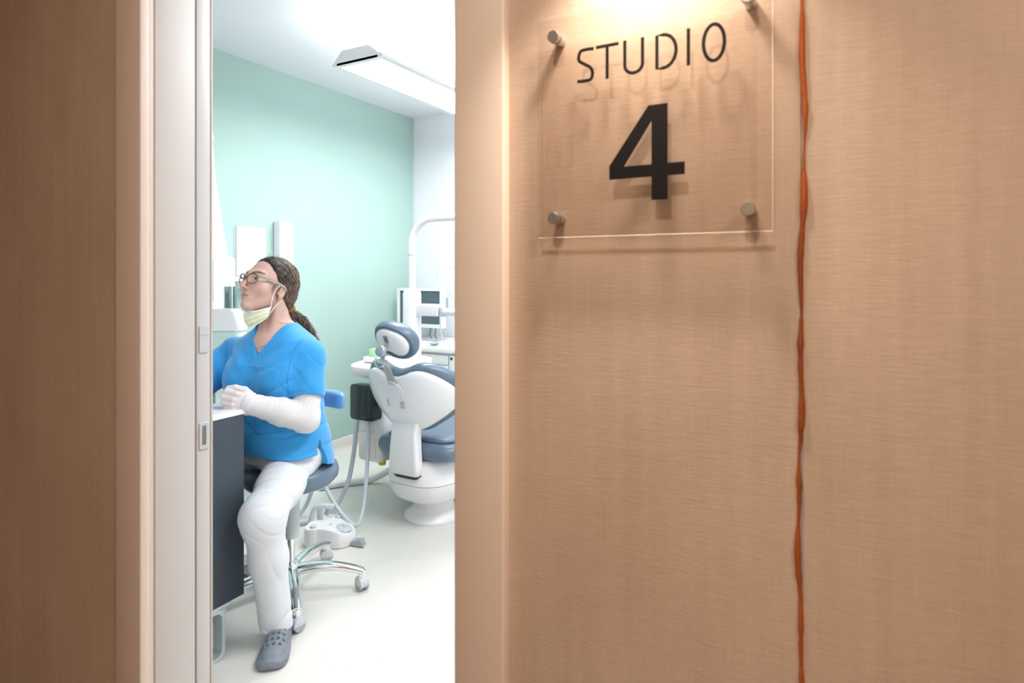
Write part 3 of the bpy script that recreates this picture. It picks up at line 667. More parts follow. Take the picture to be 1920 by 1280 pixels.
# seat
m = MB(); rings = []
for z, ins in ((0.352, 0.03), (0.358, 0.012), (0.375, 0.002), (0.40, 0.0), (0.42, 0.006), (0.433, 0.02), (0.438, 0.045)):
    rings.append([(x, y, z) for x, y in rrect(-0.255 + ins, 0.255 - ins, -0.205 + ins, 0.75 - ins, 0.085, 8)])
m.loft(rings); m.build('seat_cushion', 'upholstery', ch, angle=45)
m = MB(); rings = []
for z, ins in ((0.434, 0.05), (0.446, 0.04), (0.458, 0.055), (0.464, 0.09)):
    rings.append([(x, y, z) for x, y in rrect(-0.255 + ins, 0.255 - ins, -0.205 + ins, 0.75 - ins, 0.085, 8)])
m.loft(rings); m.build('seat_top', 'upholstery', ch, angle=180)
# back shell
RC = R(23); A0 = Vector((0, 2.412 - CO[1], 0.505)); AX = Vector((0, -math.sin(RC), math.cos(RC))); NF = Vector((0, math.cos(RC), math.sin(RC)))
half = [(0.0, 0.0), (0.06, 0.0), (0.10, 0.012), (0.145, 0.040), (0.205, 0.085), (0.258, 0.135), (0.282, 0.172), (0.282, 0.21), (0.258, 0.258), (0.205, 0.308), (0.150, 0.334), (0.10, 0.332), (0.055, 0.312), (0.02, 0.301), (0.0, 0.299)]
full = [Vector((a, b, 0)) for a, b in half] + [Vector((-a, b, 0)) for a, b in half[-2:0:-1]]
full, _ = smooth_path(full, [0] * len(full), 4, True)
def MP(s_, t_, off):
    return A0 + AX * t_ + Vector((s_, 1.45 * s_ * s_, 0)) + NF * off
def back_part(name, mt, layers, par):
    # layers: (scale about centroid, inset offset forward)
    cx_, cy_ = 0.0, 0.165; rings = []
    for k, off in layers:
        rings.append([tuple(MP(cx_ + (p.x - cx_) * k, cy_ + (p.y - cy_) * (k if k <= 1 else k), off)) for p in full])
    m = MB(); m.loft(rings); return m.build(name, mt, par, angle=50)
sh = back_part('back_shell', 'white_plastic', [(0.985, 0.03), (1.0, 0.022), (1.0, 0.012), (0.985, 0.004), (0.95, -0.002), (0.85, -0.008), (0.65, -0.014), (0.4, -0.018), (0.15, -0.02)], ch)
MB().tube([MP(-0.085, 0.002, -0.0205), MP(0, -0.002, -0.0195), MP(0.085, 0.002, -0.0205)], 0.0012, 6).build('panel_seam', 'mid_grey', sh)
back_part('back_cushion', 'upholstery', [(0.98, 0.026), (1.06, 0.024), (1.115, 0.034), (1.13, 0.052), (1.11, 0.072), (1.05, 0.086), (0.95, 0.094), (0.7, 0.085), (0.3, 0.075)], ch)
# headrest bracket
def bar(pts_, w_, th, name, mt, par):
    rings = []
    for i, p in enumerate(pts_):
        p = Vector(p); a = Vector(pts_[max(0, i - 1)]); b = Vector(pts_[min(len(pts_) - 1, i + 1)]); t_ = (b - a).normalized(); n_ = t_.cross(Vector((1, 0, 0))).normalized()
        rings.append([tuple(p + Vector((sx * w_[i], 0, 0)) + n_ * sn * th) for sx, sn in ((-1, -1), (1, -1), (1, 1), (-1, 1))])
    return MB().loft(rings).build(name, mt, par, bevel=0.0012, segs=2)
hb = bar([MP(0.006, 0.275, -0.014), MP(0.004, 0.30, -0.014), MP(-0.002, 0.365, -0.014), MP(-0.006, 0.405, -0.024), MP(-0.008, 0.415, -0.034)], [0.024, 0.024, 0.022, 0.016, 0.010], 0.004, 'headrest_bar', 'steel', ch)
kc = Vector((0.0, 2.212 - CO[1], 0.924))
knM = frame((0, 0, 0), (1, 0, 0), (0, math.sin(R(12)), math.cos(R(12)))) 
kn = MB().lathe([(0.001, 0.016), (0.018, 0.016), (0.026, 0.012), (0.029, 0.004), (0.029, -0.006), (0.02, -0.012), (0.001, -0.012)], tuple(kc), 36, 'z', knM).build('adjuster_knob', 'mid_metal', ch, angle=50)
bar([kc + Vector((0, 0.01, -0.045)), kc + Vector((0, 0.02, 0.0)), kc + Vector((0, 0.042, 0.035)), kc + Vector((0, 0.065, 0.065))], [0.011, 0.012, 0.012, 0.011], 0.004, 'headrest_link', 'steel', ch)
MB().lathe([(0.001, -0.028), (0.010, -0.028), (0.010, 0.022), (0.001, 0.022)], tuple(kc + Vector((0.0, 0.012, -0.05))), 18, 'x').build('hinge_pin', 'chrome', ch)
MB().tube([kc + Vector((-0.028, 0.0, -0.028)), kc + Vector((-0.036, -0.004, -0.05)), kc + Vector((-0.022, -0.008, -0.07)), kc + Vector((0.010, -0.008, -0.073)), kc + Vector((0.022, 0.0, -0.062))], 0.0028, 8, sub=5).build('release_lever', 'chrome', ch)
# headrest pad
HR = R(26); HC = Vector((0.004, 2.282 - CO[1], 0.957)); HU = Vector((0, -math.sin(HR), math.cos(HR))); HN = Vector((0, math.cos(HR), math.sin(HR)))
def HPt(s_, t_, off): return HC + Vector((s_, 0, 0)) + HU * t_ + HN * off + Vector((0, 1.3 * s_ * s_, 0))
def hpad(name, mt, layers, par, a=0.118, b=0.092, notch=0.0):
    ol = []
    for i in range(56):
        t_ = 2 * math.pi * i / 56; x = a * math.copysign(abs(math.cos(t_)) ** 0.86, math.cos(t_)); y = b * math.copysign(abs(math.sin(t_)) ** 0.86, math.sin(t_))
        if y < 0 and notch: y += notch * math.exp(-(x / 0.045) ** 2)
        cr, sr = math.cos(R(-17)), math.sin(R(-17)); ol.append((x * cr - y * sr, x * sr + y * cr))
    m = MB(); m.loft([[tuple(HPt(x * k, y * k, off)) for x, y in ol] for k, off in layers]); return m.build(name, mt, par, angle=50)
hp = hpad('headrest_plate', 'white_plastic', [(0.98, 0.012), (1.0, 0.004), (0.985, -0.006), (0.93, -0.012), (0.7, -0.018), (0.35, -0.021), (0.1, -0.022)], ch, 0.094, 0.070, 0.02)
hpad('headrest_cushion', 'upholstery', [(0.86, 0.006), (0.94, 0.002), (1.0, 0.010), (1.03, 0.026), (1.02, 0.044), (0.96, 0.058), (0.8, 0.066), (0.4, 0.064), (0.1, 0.062)], ch)
MB().box((-0.011, -0.004, -0.012), (0.011, 0.006, 0.014), Matrix.Translation(HPt(-0.006, 0.034, -0.020)) @ Matrix.Rotation(HR, 4, 'X')).build('plate_slot', 'recess', hp, smooth=False)
# bib clips on a cord
bc = thing('bib_cord', 'thin white bib cord with metal clips hanging over the white chair back', 'bib cord', CO)
MB().tube([MP(0.028, 0.288, -0.022), MP(0.012, 0.296, -0.026), MP(-0.016, 0.294, -0.024), MP(-0.040, 0.28, -0.022), MP(-0.053, 0.245, -0.024), MP(-0.054, 0.19, -0.024)], 0.0018, 6, sub=5).build('cord', 'white_plastic', bc)
for dx_ in (0.0, 0.012):
    MB().tube([MP(0.028, 0.288, -0.022), MP(0.036 + dx_, 0.274, -0.024), MP(0.040 + dx_ * 1.3, 0.23, -0.024), MP(0.032 + dx_ * .6, 0.185, -0.027)], 0.0018, 6, sub=5).build('cord', 'white_plastic', bc)
for s_, t_ in ((-0.054, 0.172), (0.030, 0.168), (0.042, 0.168)):
    cl = MB().tube([MP(s_ + 0.003, t_ + 0.018, -0.026), MP(s_ - 0.002, t_ - 0.018, -0.028)], 0.0028, 6).build('clip', 'steel', bc)
    MB().tube([MP(s_ - 0.003, t_ + 0.014, -0.027), MP(s_ + 0.004, t_ - 0.02, -0.028)], 0.0022, 6).build('clip_jaw', 'steel', cl)

# =================================================================== DENTAL UNIT beside the chair
UO = (-2.34, 2.95, 0.0)
un = thing('dental_unit', 'white dental unit with a smoked hose holder, rounded tray and tall arched pole', 'dental unit', UO)
def ul(x, y, z): return (x - UO[0], y - UO[1], z - UO[2])
def ubox(lo, hi, name, mt, bv=0.01, par=un): return MB().box(ul(*lo), ul(*hi)).build(name, mt, par, bevel=bv)
ubox((-2.375, 2.50, 0.262), (-2.20, 3.10, 0.56), 'body', 'white_plastic', 0.03)
ubox((-2.352, 2.494, 0.29), (-2.235, 2.5015, 0.43), 'side_panel', 'warm_plastic', 0.002)
ubox((-2.36, 2.80, 0.0), (-2.215, 3.06, 0.27), 'pedestal', 'white_plastic', 0.02)
MB().lathe([(0.001, 0.25), (0.018, 0.25), (0.02, 0.255), (0.02, 0.275), (0.001, 0.275)], ul(-2.225, 2.54, 0), 20).build('drain_cap', 'yellow', un)
m = MB(); m.loft([[ul(x, y, z) for x, z in rrect(-2.365, -2.195, 0.505, 0.695, 0.022, 5)] for y in (2.44, 2.505)]); m.build('hose_holder', 'smoked', un, bevel=0.004)
for x in (-2.345, -2.30, -2.26, -2.22):
    MB().tube([ul(x, 2.475, 0.52), ul(x + 0.01, 2.475, 0.67)], 0.009, 10).build('handpiece_hose', 'mid_grey', un)
ubox((-2.357, 2.480, 0.512), (-2.203, 2.503, 0.688), 'holder_back', 'mid_grey', 0.008)
m = MB(); rings = []
for z, k in ((0.712, 0.93), (0.716, 0.97), (0.73, 0.995), (0.765, 1.0), (0.774, 0.985), (0.777, 0.95), (0.772, 0.92)):
    rings.append([ul(x, y, z) for x, y in superell(-2.36, 2.79, 0.168 * k, 0.27 * k, 2.8, 56)])
m.loft(rings); m.build('tray', 'white_plastic', un, angle=50)
m = MB(); m.loft([[ul(x, y, z) for x, y in superell(-2.345, 2.95, a, a, 3, 36)] for z, a in ((0.55, 0.05), (0.56, 0.052), (1.165, 0.050), (1.185, 0.045), (1.195, 0.034))]); m.build('column', 'white_plastic', un, angle=50)
AZ = 1.625
arch = [(-2.345, 2.95, 1.19), (-2.345, 2.95, AZ - 0.16)]
for k in range(1, 13): a = R(90 * k / 12); arch.append((-2.345 + 0.16 * (1 - math.cos(a)), 2.95, AZ - 0.16 + 0.16 * math.sin(a)))
arch += [(-1.9, 2.95, AZ), (-1.25, 2.95, AZ + 0.01)]
MB().tube([ul(*p) for p in arch], 0.0225, 16).build('lamp_pole', 'white_plastic', un)
MB().tube([ul(-1.25, 2.95, AZ + 0.01), ul(-1.2, 2.95, AZ - 0.04), ul(-1.2, 2.95, AZ - 0.15)], 0.015, 12).build('lamp_arm', 'white_plastic', un)
m = MB(); m.ellipsoid(ul(-1.2, 2.95, AZ - 0.19), (0.11, 0.07, 0.05)); m.build('operating_lamp', 'white_plastic', un)
MB().lathe([(0.023, 0), (0.0242, 0.001), (0.0242, 0.014), (0.023, 0.015)], ul(-2.345, 2.95, 1.40), 20).build('pole_ring', 'grey_plastic', un)
ubox((-2.30, 2.925, 1.035), (-2.135, 2.975, 1.108), 'instrument_arm', 'white_plastic', 0.008)
MB().lathe([(0.001, -0.03), (0.018, -0.03), (0.02, -0.027), (0.02, 0.027), (0.018, 0.03), (0.001, 0.03)], ul(-2.115, 2.95, 1.065), 24).build('arm_joint', 'grey_plastic', un)
MB().tube([ul(-2.10, 2.95, 1.065), ul(-1.7, 2.9, 1.06)], 0.022, 14).build('instrument_arm_end', 'white_plastic', un)
MB().tube([ul(-2.115, 2.93, 1.04), ul(-2.115, 2.93, 0.95), ul(-2.07, 2.92, 0.87), ul(-1.98, 2.9, 0.83), ul(-1.85, 2.9, 0.84)], 0.003, 8, sub=6).build('hanging_cable', 'grey_plastic', un)
MB().tube([ul(-2.33, 2.95, 1.58), ul(-2.1, 2.95, 1.50), ul(-1.98, 2.95, 1.34), ul(-1.93, 2.95, 1.2), ul(-1.8, 2.93, 1.07)], 0.002, 6, sub=6).build('lamp_cable', 'white_plastic', un) if False else None
# hoses to the floor, supply duct
h1 = [(-2.345, 2.475, 0.52), P(668, 800, 3.36), P(663, 850, 3.34), P(652, 905, 3.30), P(632, 945, 3.28), P(604, 968, 3.2), P(572, 977.5, 3.11), P(540, 983, 3.09), P(505, 990, 3.04)]
h1 = [(x, y, max(z, 0.0135)) for x, y, z in h1]
MB().tube([ul(*p) for p in h1], 0.0125, 10, sub=7).build('suction_hose', 'hose', un)
h2 = [(-2.30, 2.475, 0.52), P(690, 800, 3.27), P(689, 860, 3.22), P(684, 930, 3.12), P(676, 972, 3.05), P(668, 984, 3.0), P(656, 979, 2.97), P(640, 962, 3.0), P(622, 935, 3.07), P(608, 912, 3.15), P(590, 912, 3.2), P(575, 945, 3.22), P(560, 968, 3.2)]
h2 = [(x, y, max(z, 0.0115)) for x, y, z in h2]
MB().tube([ul(*p) for p in h2], 0.0105, 10, sub=7).build('pedal_hose', 'hose', un)
h3 = [P(600, 920, 3.6), P(640, 908, 3.66), P(690, 900, 3.72), P(722, 886, 3.72), P(745, 870, 3.7), P(760, 850, 3.7)]
h3 = [(x, y, max(z, 0.021)) for x, y, z in h3]
MB().tube([ul(*p) for p in h3], 0.02, 12, sub=6).build('supply_duct', 'white_plastic', un)
# small box on the tray
gb = thing('tissue_box', 'small white and green box lying on the dental unit tray', 'box', (-2.425, 2.70, 0.7775), R(10))
MB().box((-0.05, -0.04, 0), (0.05, 0.04, 0.03)).build('carton', 'paper', gb, bevel=0.003)
MB().box((-0.02, -0.03, 0.0305), (0.03, 0.03, 0.075)).build('green_packet', 'paper_green', gb, bevel=0.004)

# =================================================================== FOOT PEDAL
fp = W(*[(628 - 960) / FPX * 2.93, 2.93, 0])
pd = thing('foot_control', 'pale grey foot control with a round dial and carrying loop on the floor', 'foot pedal', fp, YAW - R(4))
m = MB()
outl = [(-0.125, -0.055), (-0.110, -0.088), (-0.085, -0.100), (-0.060, -0.096), (-0.048, -0.088), (0.040, -0.092), (0.070, -0.078), (0.105, -0.035), (0.105, 0.0), (0.06, 0.055), (0.0, 0.09), (-0.08, 0.10), (-0.12, 0.07)]
ol, _ = smooth_path([Vector((a, b, 0)) for a, b in outl], [0] * len(outl), 3, True)
def ptop(x): return 0.090 - 0.012 * max(0, min(1, (x + 0.03) / 0.12)) - 0.022 * max(0, min(1, (x - 0.02) / 0.09))
m.loft([[(p.x * 0.99, p.y * 0.99, 0.003) for p in ol], [(p.x, p.y, 0.012) for p in ol], [(p.x, p.y, ptop(p.x) - 0.006) for p in ol], [(p.x * 0.965, p.y * 0.965, ptop(p.x)) for p in ol], [(p.x * 0.5, p.y * 0.5, ptop(p.x * 0.5) + 0.002) for p in ol]])
m.build('body', 'white_plastic', pd, angle=35)
DM = Matrix.Rotation(R(12), 4, 'Y') 
m = MB(); ring = []
pr = [(0.036, -0.004), (0.036, 0.003), (0.030, 0.009), (0.012, 0.011), (0.010, 0.017), (0.001, 0.018)]
m.lathe(pr, (0.055, -0.030, ptop(0.055) + 0.002), 40, 'z', DM); dl_ = m.build('dial', 'grey_plastic', pd, angle=40)
for k in range(20):
    a = 2 * math.pi * k / 20; c_ = DM @ Vector((0.036 * math.cos(a), 0.036 * math.sin(a), 0.0))
    MB().ellipsoid((0.055 + c_.x, -0.030 + c_.y, ptop(0.055) + 0.002 + c_.z), (0.004, 0.004, 0.004), 8, 5).build('dial_knurl', 'grey_plastic', dl_)
for x, y in ((-0.080, -0.068), (-0.005, 0.062)):
    MB().lathe([(0.016, -0.006), (0.016, 0.006), (0.012, 0.010), (0.001, 0.010)], (x, y, ptop(x) + 0.001), 24).build('button', 'grey_plastic', pd, angle=40)
MB().box((-0.022, -0.04, ptop(0) + 0.0005), (-0.010, -0.015, ptop(0) + 0.0025), Matrix.Translation((0, 0, 0))).build('mark', 'mid_grey', pd, smooth=False)
lp_ = [(-0.125, 0.00, 0.01), (-0.122, 0.005, 0.08), (-0.105, 0.02, 0.148), (-0.055, 0.035, 0.152), (-0.03, 0.06, 0.140), (-0.06, 0.085, 0.135), (-0.085, 0.085, 0.07)]
MB().tube(lp_, 0.013, 10, sub=5, flat=(0.5, 1)).build('carrying_loop', 'grey_plastic', pd)
MB().box((-0.098, 0.02, 0.07), (-0.068, 0.032, 0.15)).build('loop_post', 'grey_plastic', pd, bevel=0.003)
m = MB(); m.add([(0.098, -0.06, 0.004), (0.165, -0.075, 0.004), (0.165, -0.03, 0.004), (0.098, -0.005, 0.004), (0.098, -0.055, 0.022), (0.150, -0.07, 0.04), (0.155, -0.035, 0.036), (0.098, -0.01, 0.022)], [(0, 3, 2, 1), (4, 5, 6, 7), (0, 1, 5, 4), (1, 2, 6, 5), (2, 3, 7, 6), (3, 0, 4, 7)]); m.build('side_lever', 'mid_grey', pd, bevel=0.004)

# =================================================================== CABINET, MONITOR, KEYBOARD at the end wall
cb = thing('drawer_cabinet', 'white drawer cabinet with worktop under the monitor at the end wall', 'cabinet', (-2.70, 3.76, 0))
def kl(x, y, z): return (x + 2.70, y - 3.76, z)
MB().box(kl(-2.99, 3.47, 0.0), kl(-2.05, 4.06, 0.735)).build('body', 'white_plastic', cb, bevel=0.004)
MB().box(kl(-3.01, 3.44, 0.736), kl(-2.03, 4.07, 0.768)).build('worktop', 'worktop', cb, bevel=0.004)
for k in range(9):
    dd = MB().box(kl(-2.86, 3.452, 0.085 + k * 0.071), kl(-2.43, 3.4695, 0.085 + k * 0.071 + 0.067)).build('drawer', 'white_plastic', cb, bevel=0.002)
    MB().box(kl(-2.72, 3.446, 0.085 + k * 0.071 + 0.058), kl(-2.57, 3.4515, 0.085 + k * 0.071 + 0.065)).build('drawer_lip', 'warm_plastic', dd, bevel=0.001, segs=1)
MB().box(kl(-2.42, 3.452, 0.08), kl(-2.08, 3.4695, 0.725)).build('door', 'white_plastic', cb, bevel=0.002)
MB().lathe([(0.001, -0.004), (0.009, -0.004), (0.009, 0.0), (0.001, 0.0)], kl(-2.40, 3.452, 0.70), 16, 'y').build('lock', 'dark', cb)
mo = thing('monitor', 'white framed computer monitor with a dark screen behind the white pole', 'monitor', (-2.935, 3.80, 0.7685))
MX = 0.222
m = MB()
for lo, hi in (((-MX, -0.02, 0.10), (-MX + 0.026, 0.025, 0.405)), ((MX - 0.026, -0.02, 0.10), (MX, 0.025, 0.405)), ((-MX + 0.026, -0.02, 0.10), (MX - 0.026, 0.025, 0.128)), ((-MX + 0.026, -0.02, 0.385), (MX - 0.026, 0.025, 0.405))): m.box(lo, hi)
m.build('bezel', 'white_plastic', mo, smooth=False)
MB().box((-MX + 0.0262, -0.012, 0.1282), (MX - 0.0262, 0.02, 0.3848)).build('screen', 'screen', mo, smooth=False)
MB().box((-MX + 0.02, 0.0255, 0.12), (MX - 0.02, 0.045, 0.39)).build('back_cover', 'white_plastic', mo, bevel=0.008)
MB().box((-0.06, 0.0455, 0.19), (0.06, 0.06, 0.31)).build('mount_plate', 'mid_grey', mo, bevel=0.003)
MB().box((-0.02, 0.0605, 0.225), (0.02, 0.29, 0.275)).build('mount_arm', 'mid_grey', mo, bevel=0.004)
MB().box((-0.05, 0.288, 0.18), (0.05, 0.2995, 0.32)).build('wall_plate', 'mid_grey', mo, bevel=0.002)
for x in (0.055, 0.105):
    MB().tube([(x, 0.05, 0.13), (x + 0.004, 0.05, 0.08), (x - 0.012, 0.06, 0.03), (x - 0.02, 0.1, 0.006)], 0.003, 8, sub=4).build('cable', 'dark', mo)
kb = thing('keyboard', 'white keyboard with grey keys on the worktop under the monitor', 'keyboard', (-2.86, 3.70, 0.7685), R(4))
MB().box((-0.20, -0.07, 0), (0.20, 0.07, 0.016)).build('case', 'white_plastic', kb, bevel=0.004)
key = None
for r_ in range(5):
    for c_ in range(14):
        x, y = -0.178 + c_ * 0.0272, -0.05 + r_ * 0.024
        if key is None: key = MB().box((-0.0115, -0.0105, 0), (0.0115, 0.0105, 0.006)).build('key', 'mid_grey', kb, smooth=False); k_ = key
        else: k_ = key.copy(); COL.objects.link(k_); k_.parent = kb
        k_.location = (x, y, 0.0161)
ms = thing('mouse', 'small white and grey computer mouse on a mat right of the keyboard', 'mouse', (-2.62, 3.555, 0.7685), R(-8))
MB().box((-0.045, -0.05, 0), (0.05, 0.05, 0.002)).build('mat', 'grey_plastic', ms, bevel=0.0006, segs=1)
m = MB(); m.ellipsoid((0, 0, 0.0165), (0.024, 0.040, 0.014)); m.build('shell', 'mid_grey', ms)
MB().lathe([(0.001, -0.003), (0.007, -0.003), (0.007, 0.003), (0.001, 0.003)], (0, 0.016, 0.0262), 14, 'x').build('wheel', 'dark', ms)
MB().tube([ul(*p) for p in (P(905, 420, 3.42), P(880, 500, 3.45), P(849, 503, 3.5), P(832, 498, 3.55), P(820, 506, 3.55), P(821, 522, 3.55), P(835, 540, 3.52), P(852, 562, 3.5), P(862, 575, 3.46))], 0.0024, 8, sub=5).build('lamp_cable', 'grey_plastic', un)

# =================================================================== PERSON (signed distance shapes -> one continuous surface each)
def vec(p): return np.asarray(p, dtype=np.float32)
class Grid:
    def __init__(s, lo, hi, h):
        s.lo = np.array(lo, float); s.h = h; n = np.ceil((np.array(hi) - s.lo) / h).astype(int) + 1
        ax = [(s.lo[i] + h * np.arange(n[i])).astype(np.float32) for i in range(3)]
        s.X, s.Y, s.Z = np.meshgrid(*ax, indexing='ij', sparse=True); s.shape = tuple(n)
def g_pts(g, Rm=None, c=None):
    if Rm is None: return g.X, g.Y, g.Z
    dx, dy, dz = g.X - np.float32(c[0]), g.Y - np.float32(c[1]), g.Z - np.float32(c[2]); Rm = np.asarray(Rm, np.float32)
    return tuple(Rm[0, i] * dx + Rm[1, i] * dy + Rm[2, i] * dz for i in range(3))   # columns of Rm are the local axes
def cone(q, a, b, ra, rb):
    a, b = vec(a), vec(b); ab = b - a; L2 = float(ab @ ab) + 1e-12
    px, py, pz = q[0] - a[0], q[1] - a[1], q[2] - a[2]
    t = np.clip((px * ab[0] + py * ab[1] + pz * ab[2]) / L2, 0, 1)
    return np.sqrt((px - t * ab[0]) ** 2 + (py - t * ab[1]) ** 2 + (pz - t * ab[2]) ** 2) - (ra + (rb - ra) * t)
def ell(q, c, r, Rm=None):
    dx, dy, dz = q[0] - np.float32(c[0]), q[1] - np.float32(c[1]), q[2] - np.float32(c[2])
    if Rm is not None:
        Rm = np.asarray(Rm, np.float32); dx, dy, dz = tuple(Rm[0, i] * dx + Rm[1, i] * dy + Rm[2, i] * dz for i in range(3))
    k0 = np.sqrt((dx / r[0]) ** 2 + (dy / r[1]) ** 2 + (dz / r[2]) ** 2); k1 = np.sqrt((dx / r[0] ** 2) ** 2 + (dy / r[1] ** 2) ** 2 + (dz / r[2] ** 2) ** 2)
    return k0 * (k0 - 1) / np.maximum(k1, 1e-6)
def su(a, b, k):
    h = np.clip(0.5 + 0.5 * (b - a) / k, 0, 1); return b * (1 - h) + a * h - k * h * (1 - h)
def ss(a, b, k): return -su(-a, b, k)       # a minus b
def si(a, b, k): return -su(-a, -b, k)
def nets(F, g):
    F = np.ascontiguousarray(F, np.float32); nx, ny, nz = F.shape; neg = F < 0
    cs = [(i, j, k) for i in (0, 1) for j in (0, 1) for k in (0, 1)]
    sl = lambda A, c: A[c[0]:nx - 1 + c[0], c[1]:ny - 1 + c[1], c[2]:nz - 1 + c[2]]
    cnt = sum(sl(neg, c).astype(np.int8) for c in cs); act = (cnt > 0) & (cnt < 8)
    I = np.argwhere(act); idx = -np.ones(act.shape, np.int32); idx[act] = np.arange(len(I))
    vals = {c: F[I[:, 0] + c[0], I[:, 1] + c[1], I[:, 2] + c[2]] for c in cs}
    acc = np.zeros((len(I), 3)); n = np.zeros(len(I))
    for c in cs:
        for ax in range(3):
            if c[ax] == 0:
                c2 = list(c); c2[ax] = 1; c2 = tuple(c2); a, b = vals[c], vals[c2]; m_ = (a < 0) != (b < 0)
                t = np.where(m_, a / np.where(m_, a - b, 1), 0); p = np.tile(np.array(c, float), (len(I), 1)); p[:, ax] = t
                acc[m_] += p[m_]; n[m_] += 1
    V = (acc / n[:, None] + I) * g.h + g.lo; Q = []
    for ax in range(3):
        a = [slice(None)] * 3; b = [slice(None)] * 3; a[ax] = slice(0, -1); b[ax] = slice(1, None)
        ch_ = neg[tuple(a)] != neg[tuple(b)]; E = np.argwhere(ch_); o1, o2 = [(1, 2), (2, 0), (0, 1)][ax]
        E = E[(E[:, o1] > 0) & (E[:, o2] > 0) & (E[:, o1] < act.shape[o1]) & (E[:, o2] < act.shape[o2])]
        if not len(E): continue
        def cid(d1, d2):
            e = E.copy(); e[:, o1] += d1; e[:, o2] += d2; return idx[e[:, 0], e[:, 1], e[:, 2]]
        q = np.stack([cid(-1, -1), cid(0, -1), cid(0, 0), cid(-1, 0)], 1)
        fl = ~neg[E[:, 0], E[:, 1], E[:, 2]]; q[fl] = q[fl][:, ::-1]; Q.append(q)
    return V, np.concatenate(Q)
def np_mesh(name, V, Q, mt, parent, base, col=None, smooth_it=0):
    if smooth_it:
        e = np.concatenate([Q[:, [0, 1]], Q[:, [1, 2]], Q[:, [2, 3]], Q[:, [3, 0]]])
        for _ in range(smooth_it):
            A = np.zeros_like(V); c_ = np.zeros(len(V))
            np.add.at(A, e[:, 0], V[e[:, 1]]); np.add.at(c_, e[:, 0], 1); np.add.at(A, e[:, 1], V[e[:, 0]]); np.add.at(c_, e[:, 1], 1)
            V = V * 0.5 + 0.5 * A / np.maximum(c_, 1)[:, None]
    me = bpy.data.meshes.new(name); L = V - np.asarray(base)
    me.vertices.add(len(V)); me.vertices.foreach_set('co', L.astype(np.float32).ravel())
    me.loops.add(Q.size); me.loops.foreach_set('vertex_index', Q.astype(np.int32).ravel())
    me.polygons.add(len(Q)); me.polygons.foreach_set('loop_start', np.arange(0, Q.size, 4, dtype=np.int32)); me.polygons.foreach_set('loop_total', np.full(len(Q), 4, np.int32))
    me.update(calc_edges=True); me.validate(); me.materials.append(MATS[mt])
    if col is not None:
        a = me.color_attributes.new('Col', 'FLOAT_COLOR', 'POINT'); a.data.foreach_set('color', np.concatenate([col, np.ones((len(col), 1))], 1).astype(np.float32).ravel())
    return finish(name, me, parent, True, 180)

mat('skin', (1, 1, 1), 0.48, var=0.04, vscale=35, sss=0.12, attr='Col', bump=0.04, bscale=500)
mat('scrub', (0.018, 0.300, 0.68), 0.75, var=0.04, vscale=20, bump=0.12, bscale=900, sheen=0.35)
mat('scrub_line', (0.012, 0.17, 0.48), 0.8, var=0.05, vscale=20)
mat('trouser', (0.755, 0.775, 0.80), 0.8, var=0.012, vscale=14, bump=0.1, bscale=900)
mat('sleeve_knit', (0.70, 0.69, 0.695), 0.85, var=0.015, vscale=20, bump=0.2, bscale=700)
mat('glove', (0.70, 0.645, 0.635), 0.55, var=0.03, vscale=30, bump=0.08, bscale=200)
mat('clog', (0.205, 0.235, 0.275), 0.55, var=0.06, vscale=15, bump=0.08, bscale=400)
mat('hair', (1, 1, 1), 0.42, attr='Col', var=0.25, vscale=90, bump=0.25, bscale=250)
mat('tortoise', (0.045, 0.032, 0.022), 0.22, vcol=(0.16, 0.085, 0.03), vscale=60, coat=0.3)
mat('temple', (0.33, 0.33, 0.27), 0.35, var=0.2, vscale=70)
mat('mask', (0.78, 0.82, 0.56), 0.8, var=0.04, vscale=30, bump=0.1, bscale=300)
mat('mask_edge', (0.82, 0.84, 0.82), 0.8, var=0.01)
mat('scrunchie', (0.62, 0.21, 0.012), 0.75, var=0.3, vscale=60, bump=0.3, bscale=200)
mat('eye', (1, 1, 1), 0.12, attr='Col', var=0.02)
mat('gold', (0.75, 0.52, 0.28), 0.25, 1.0, var=0.05)

PB = np.array([SOx, SOd, 0.0])       # person's base (camera-aligned frame)
pe = thing('person', 'seated person in blue scrub top, white trousers and glasses, yellow mask under the chin', 'person', W(*PB), YAW)
def lpt(p): return tuple(np.asarray(p, float) - PB)
TA = R(15); TF = np.array([-math.sin(TA), -math.cos(TA), 0]); TL = np.array([math.cos(TA), -math.sin(TA), 0])   # torso forward / her left
# ---- joints
neck = PL(519, 618, 2.385); shL = PL(577, 667, 2.345); elL = PL(573, 785, 2.26); wrL = PL(470, 757, 2.135)
shR = PL(440, 662, 2.43); elR = np.array([-1.26, 2.27, 0.80]); wrR = np.array([-1.17, 2.08, 0.86])
hipL = PL(556, 858, 2.40); knL = PL(492, 968, 2.06); anL = PL(518, 1140, 2.13)
def w2l(X, Y, Z): return np.array([X * CY + Y * SY, -X * SY + Y * CY, Z])
hipR = PL(492, 862, 2.47); knR = w2l(-2.44, 1.54, 0.50); anR = w2l(-2.46, 1.56, 0.09)
TCZ = [0.50, 0.56, 0.64, 0.72, 0.80, 0.88, 0.95, 1.00, 1.04, 1.07, 1.10]
TW = [0.205, 0.207, 0.203, 0.190, 0.180, 0.178, 0.176, 0.168, 0.145, 0.105, 0.07]
TD = [0.165, 0.165, 0.158, 0.145, 0.138, 0.138, 0.135, 0.120, 0.100, 0.080, 0.06]
TX = [-0.925, -0.925, -0.928, -0.930, -0.932, -0.932, -0.928, -0.924, -0.922, -0.922, -0.924]
TY = [2.425, 2.42, 2.41, 2.40, 2.395, 2.39, 2.39, 2.39, 2.39, 2.39, 2.39]
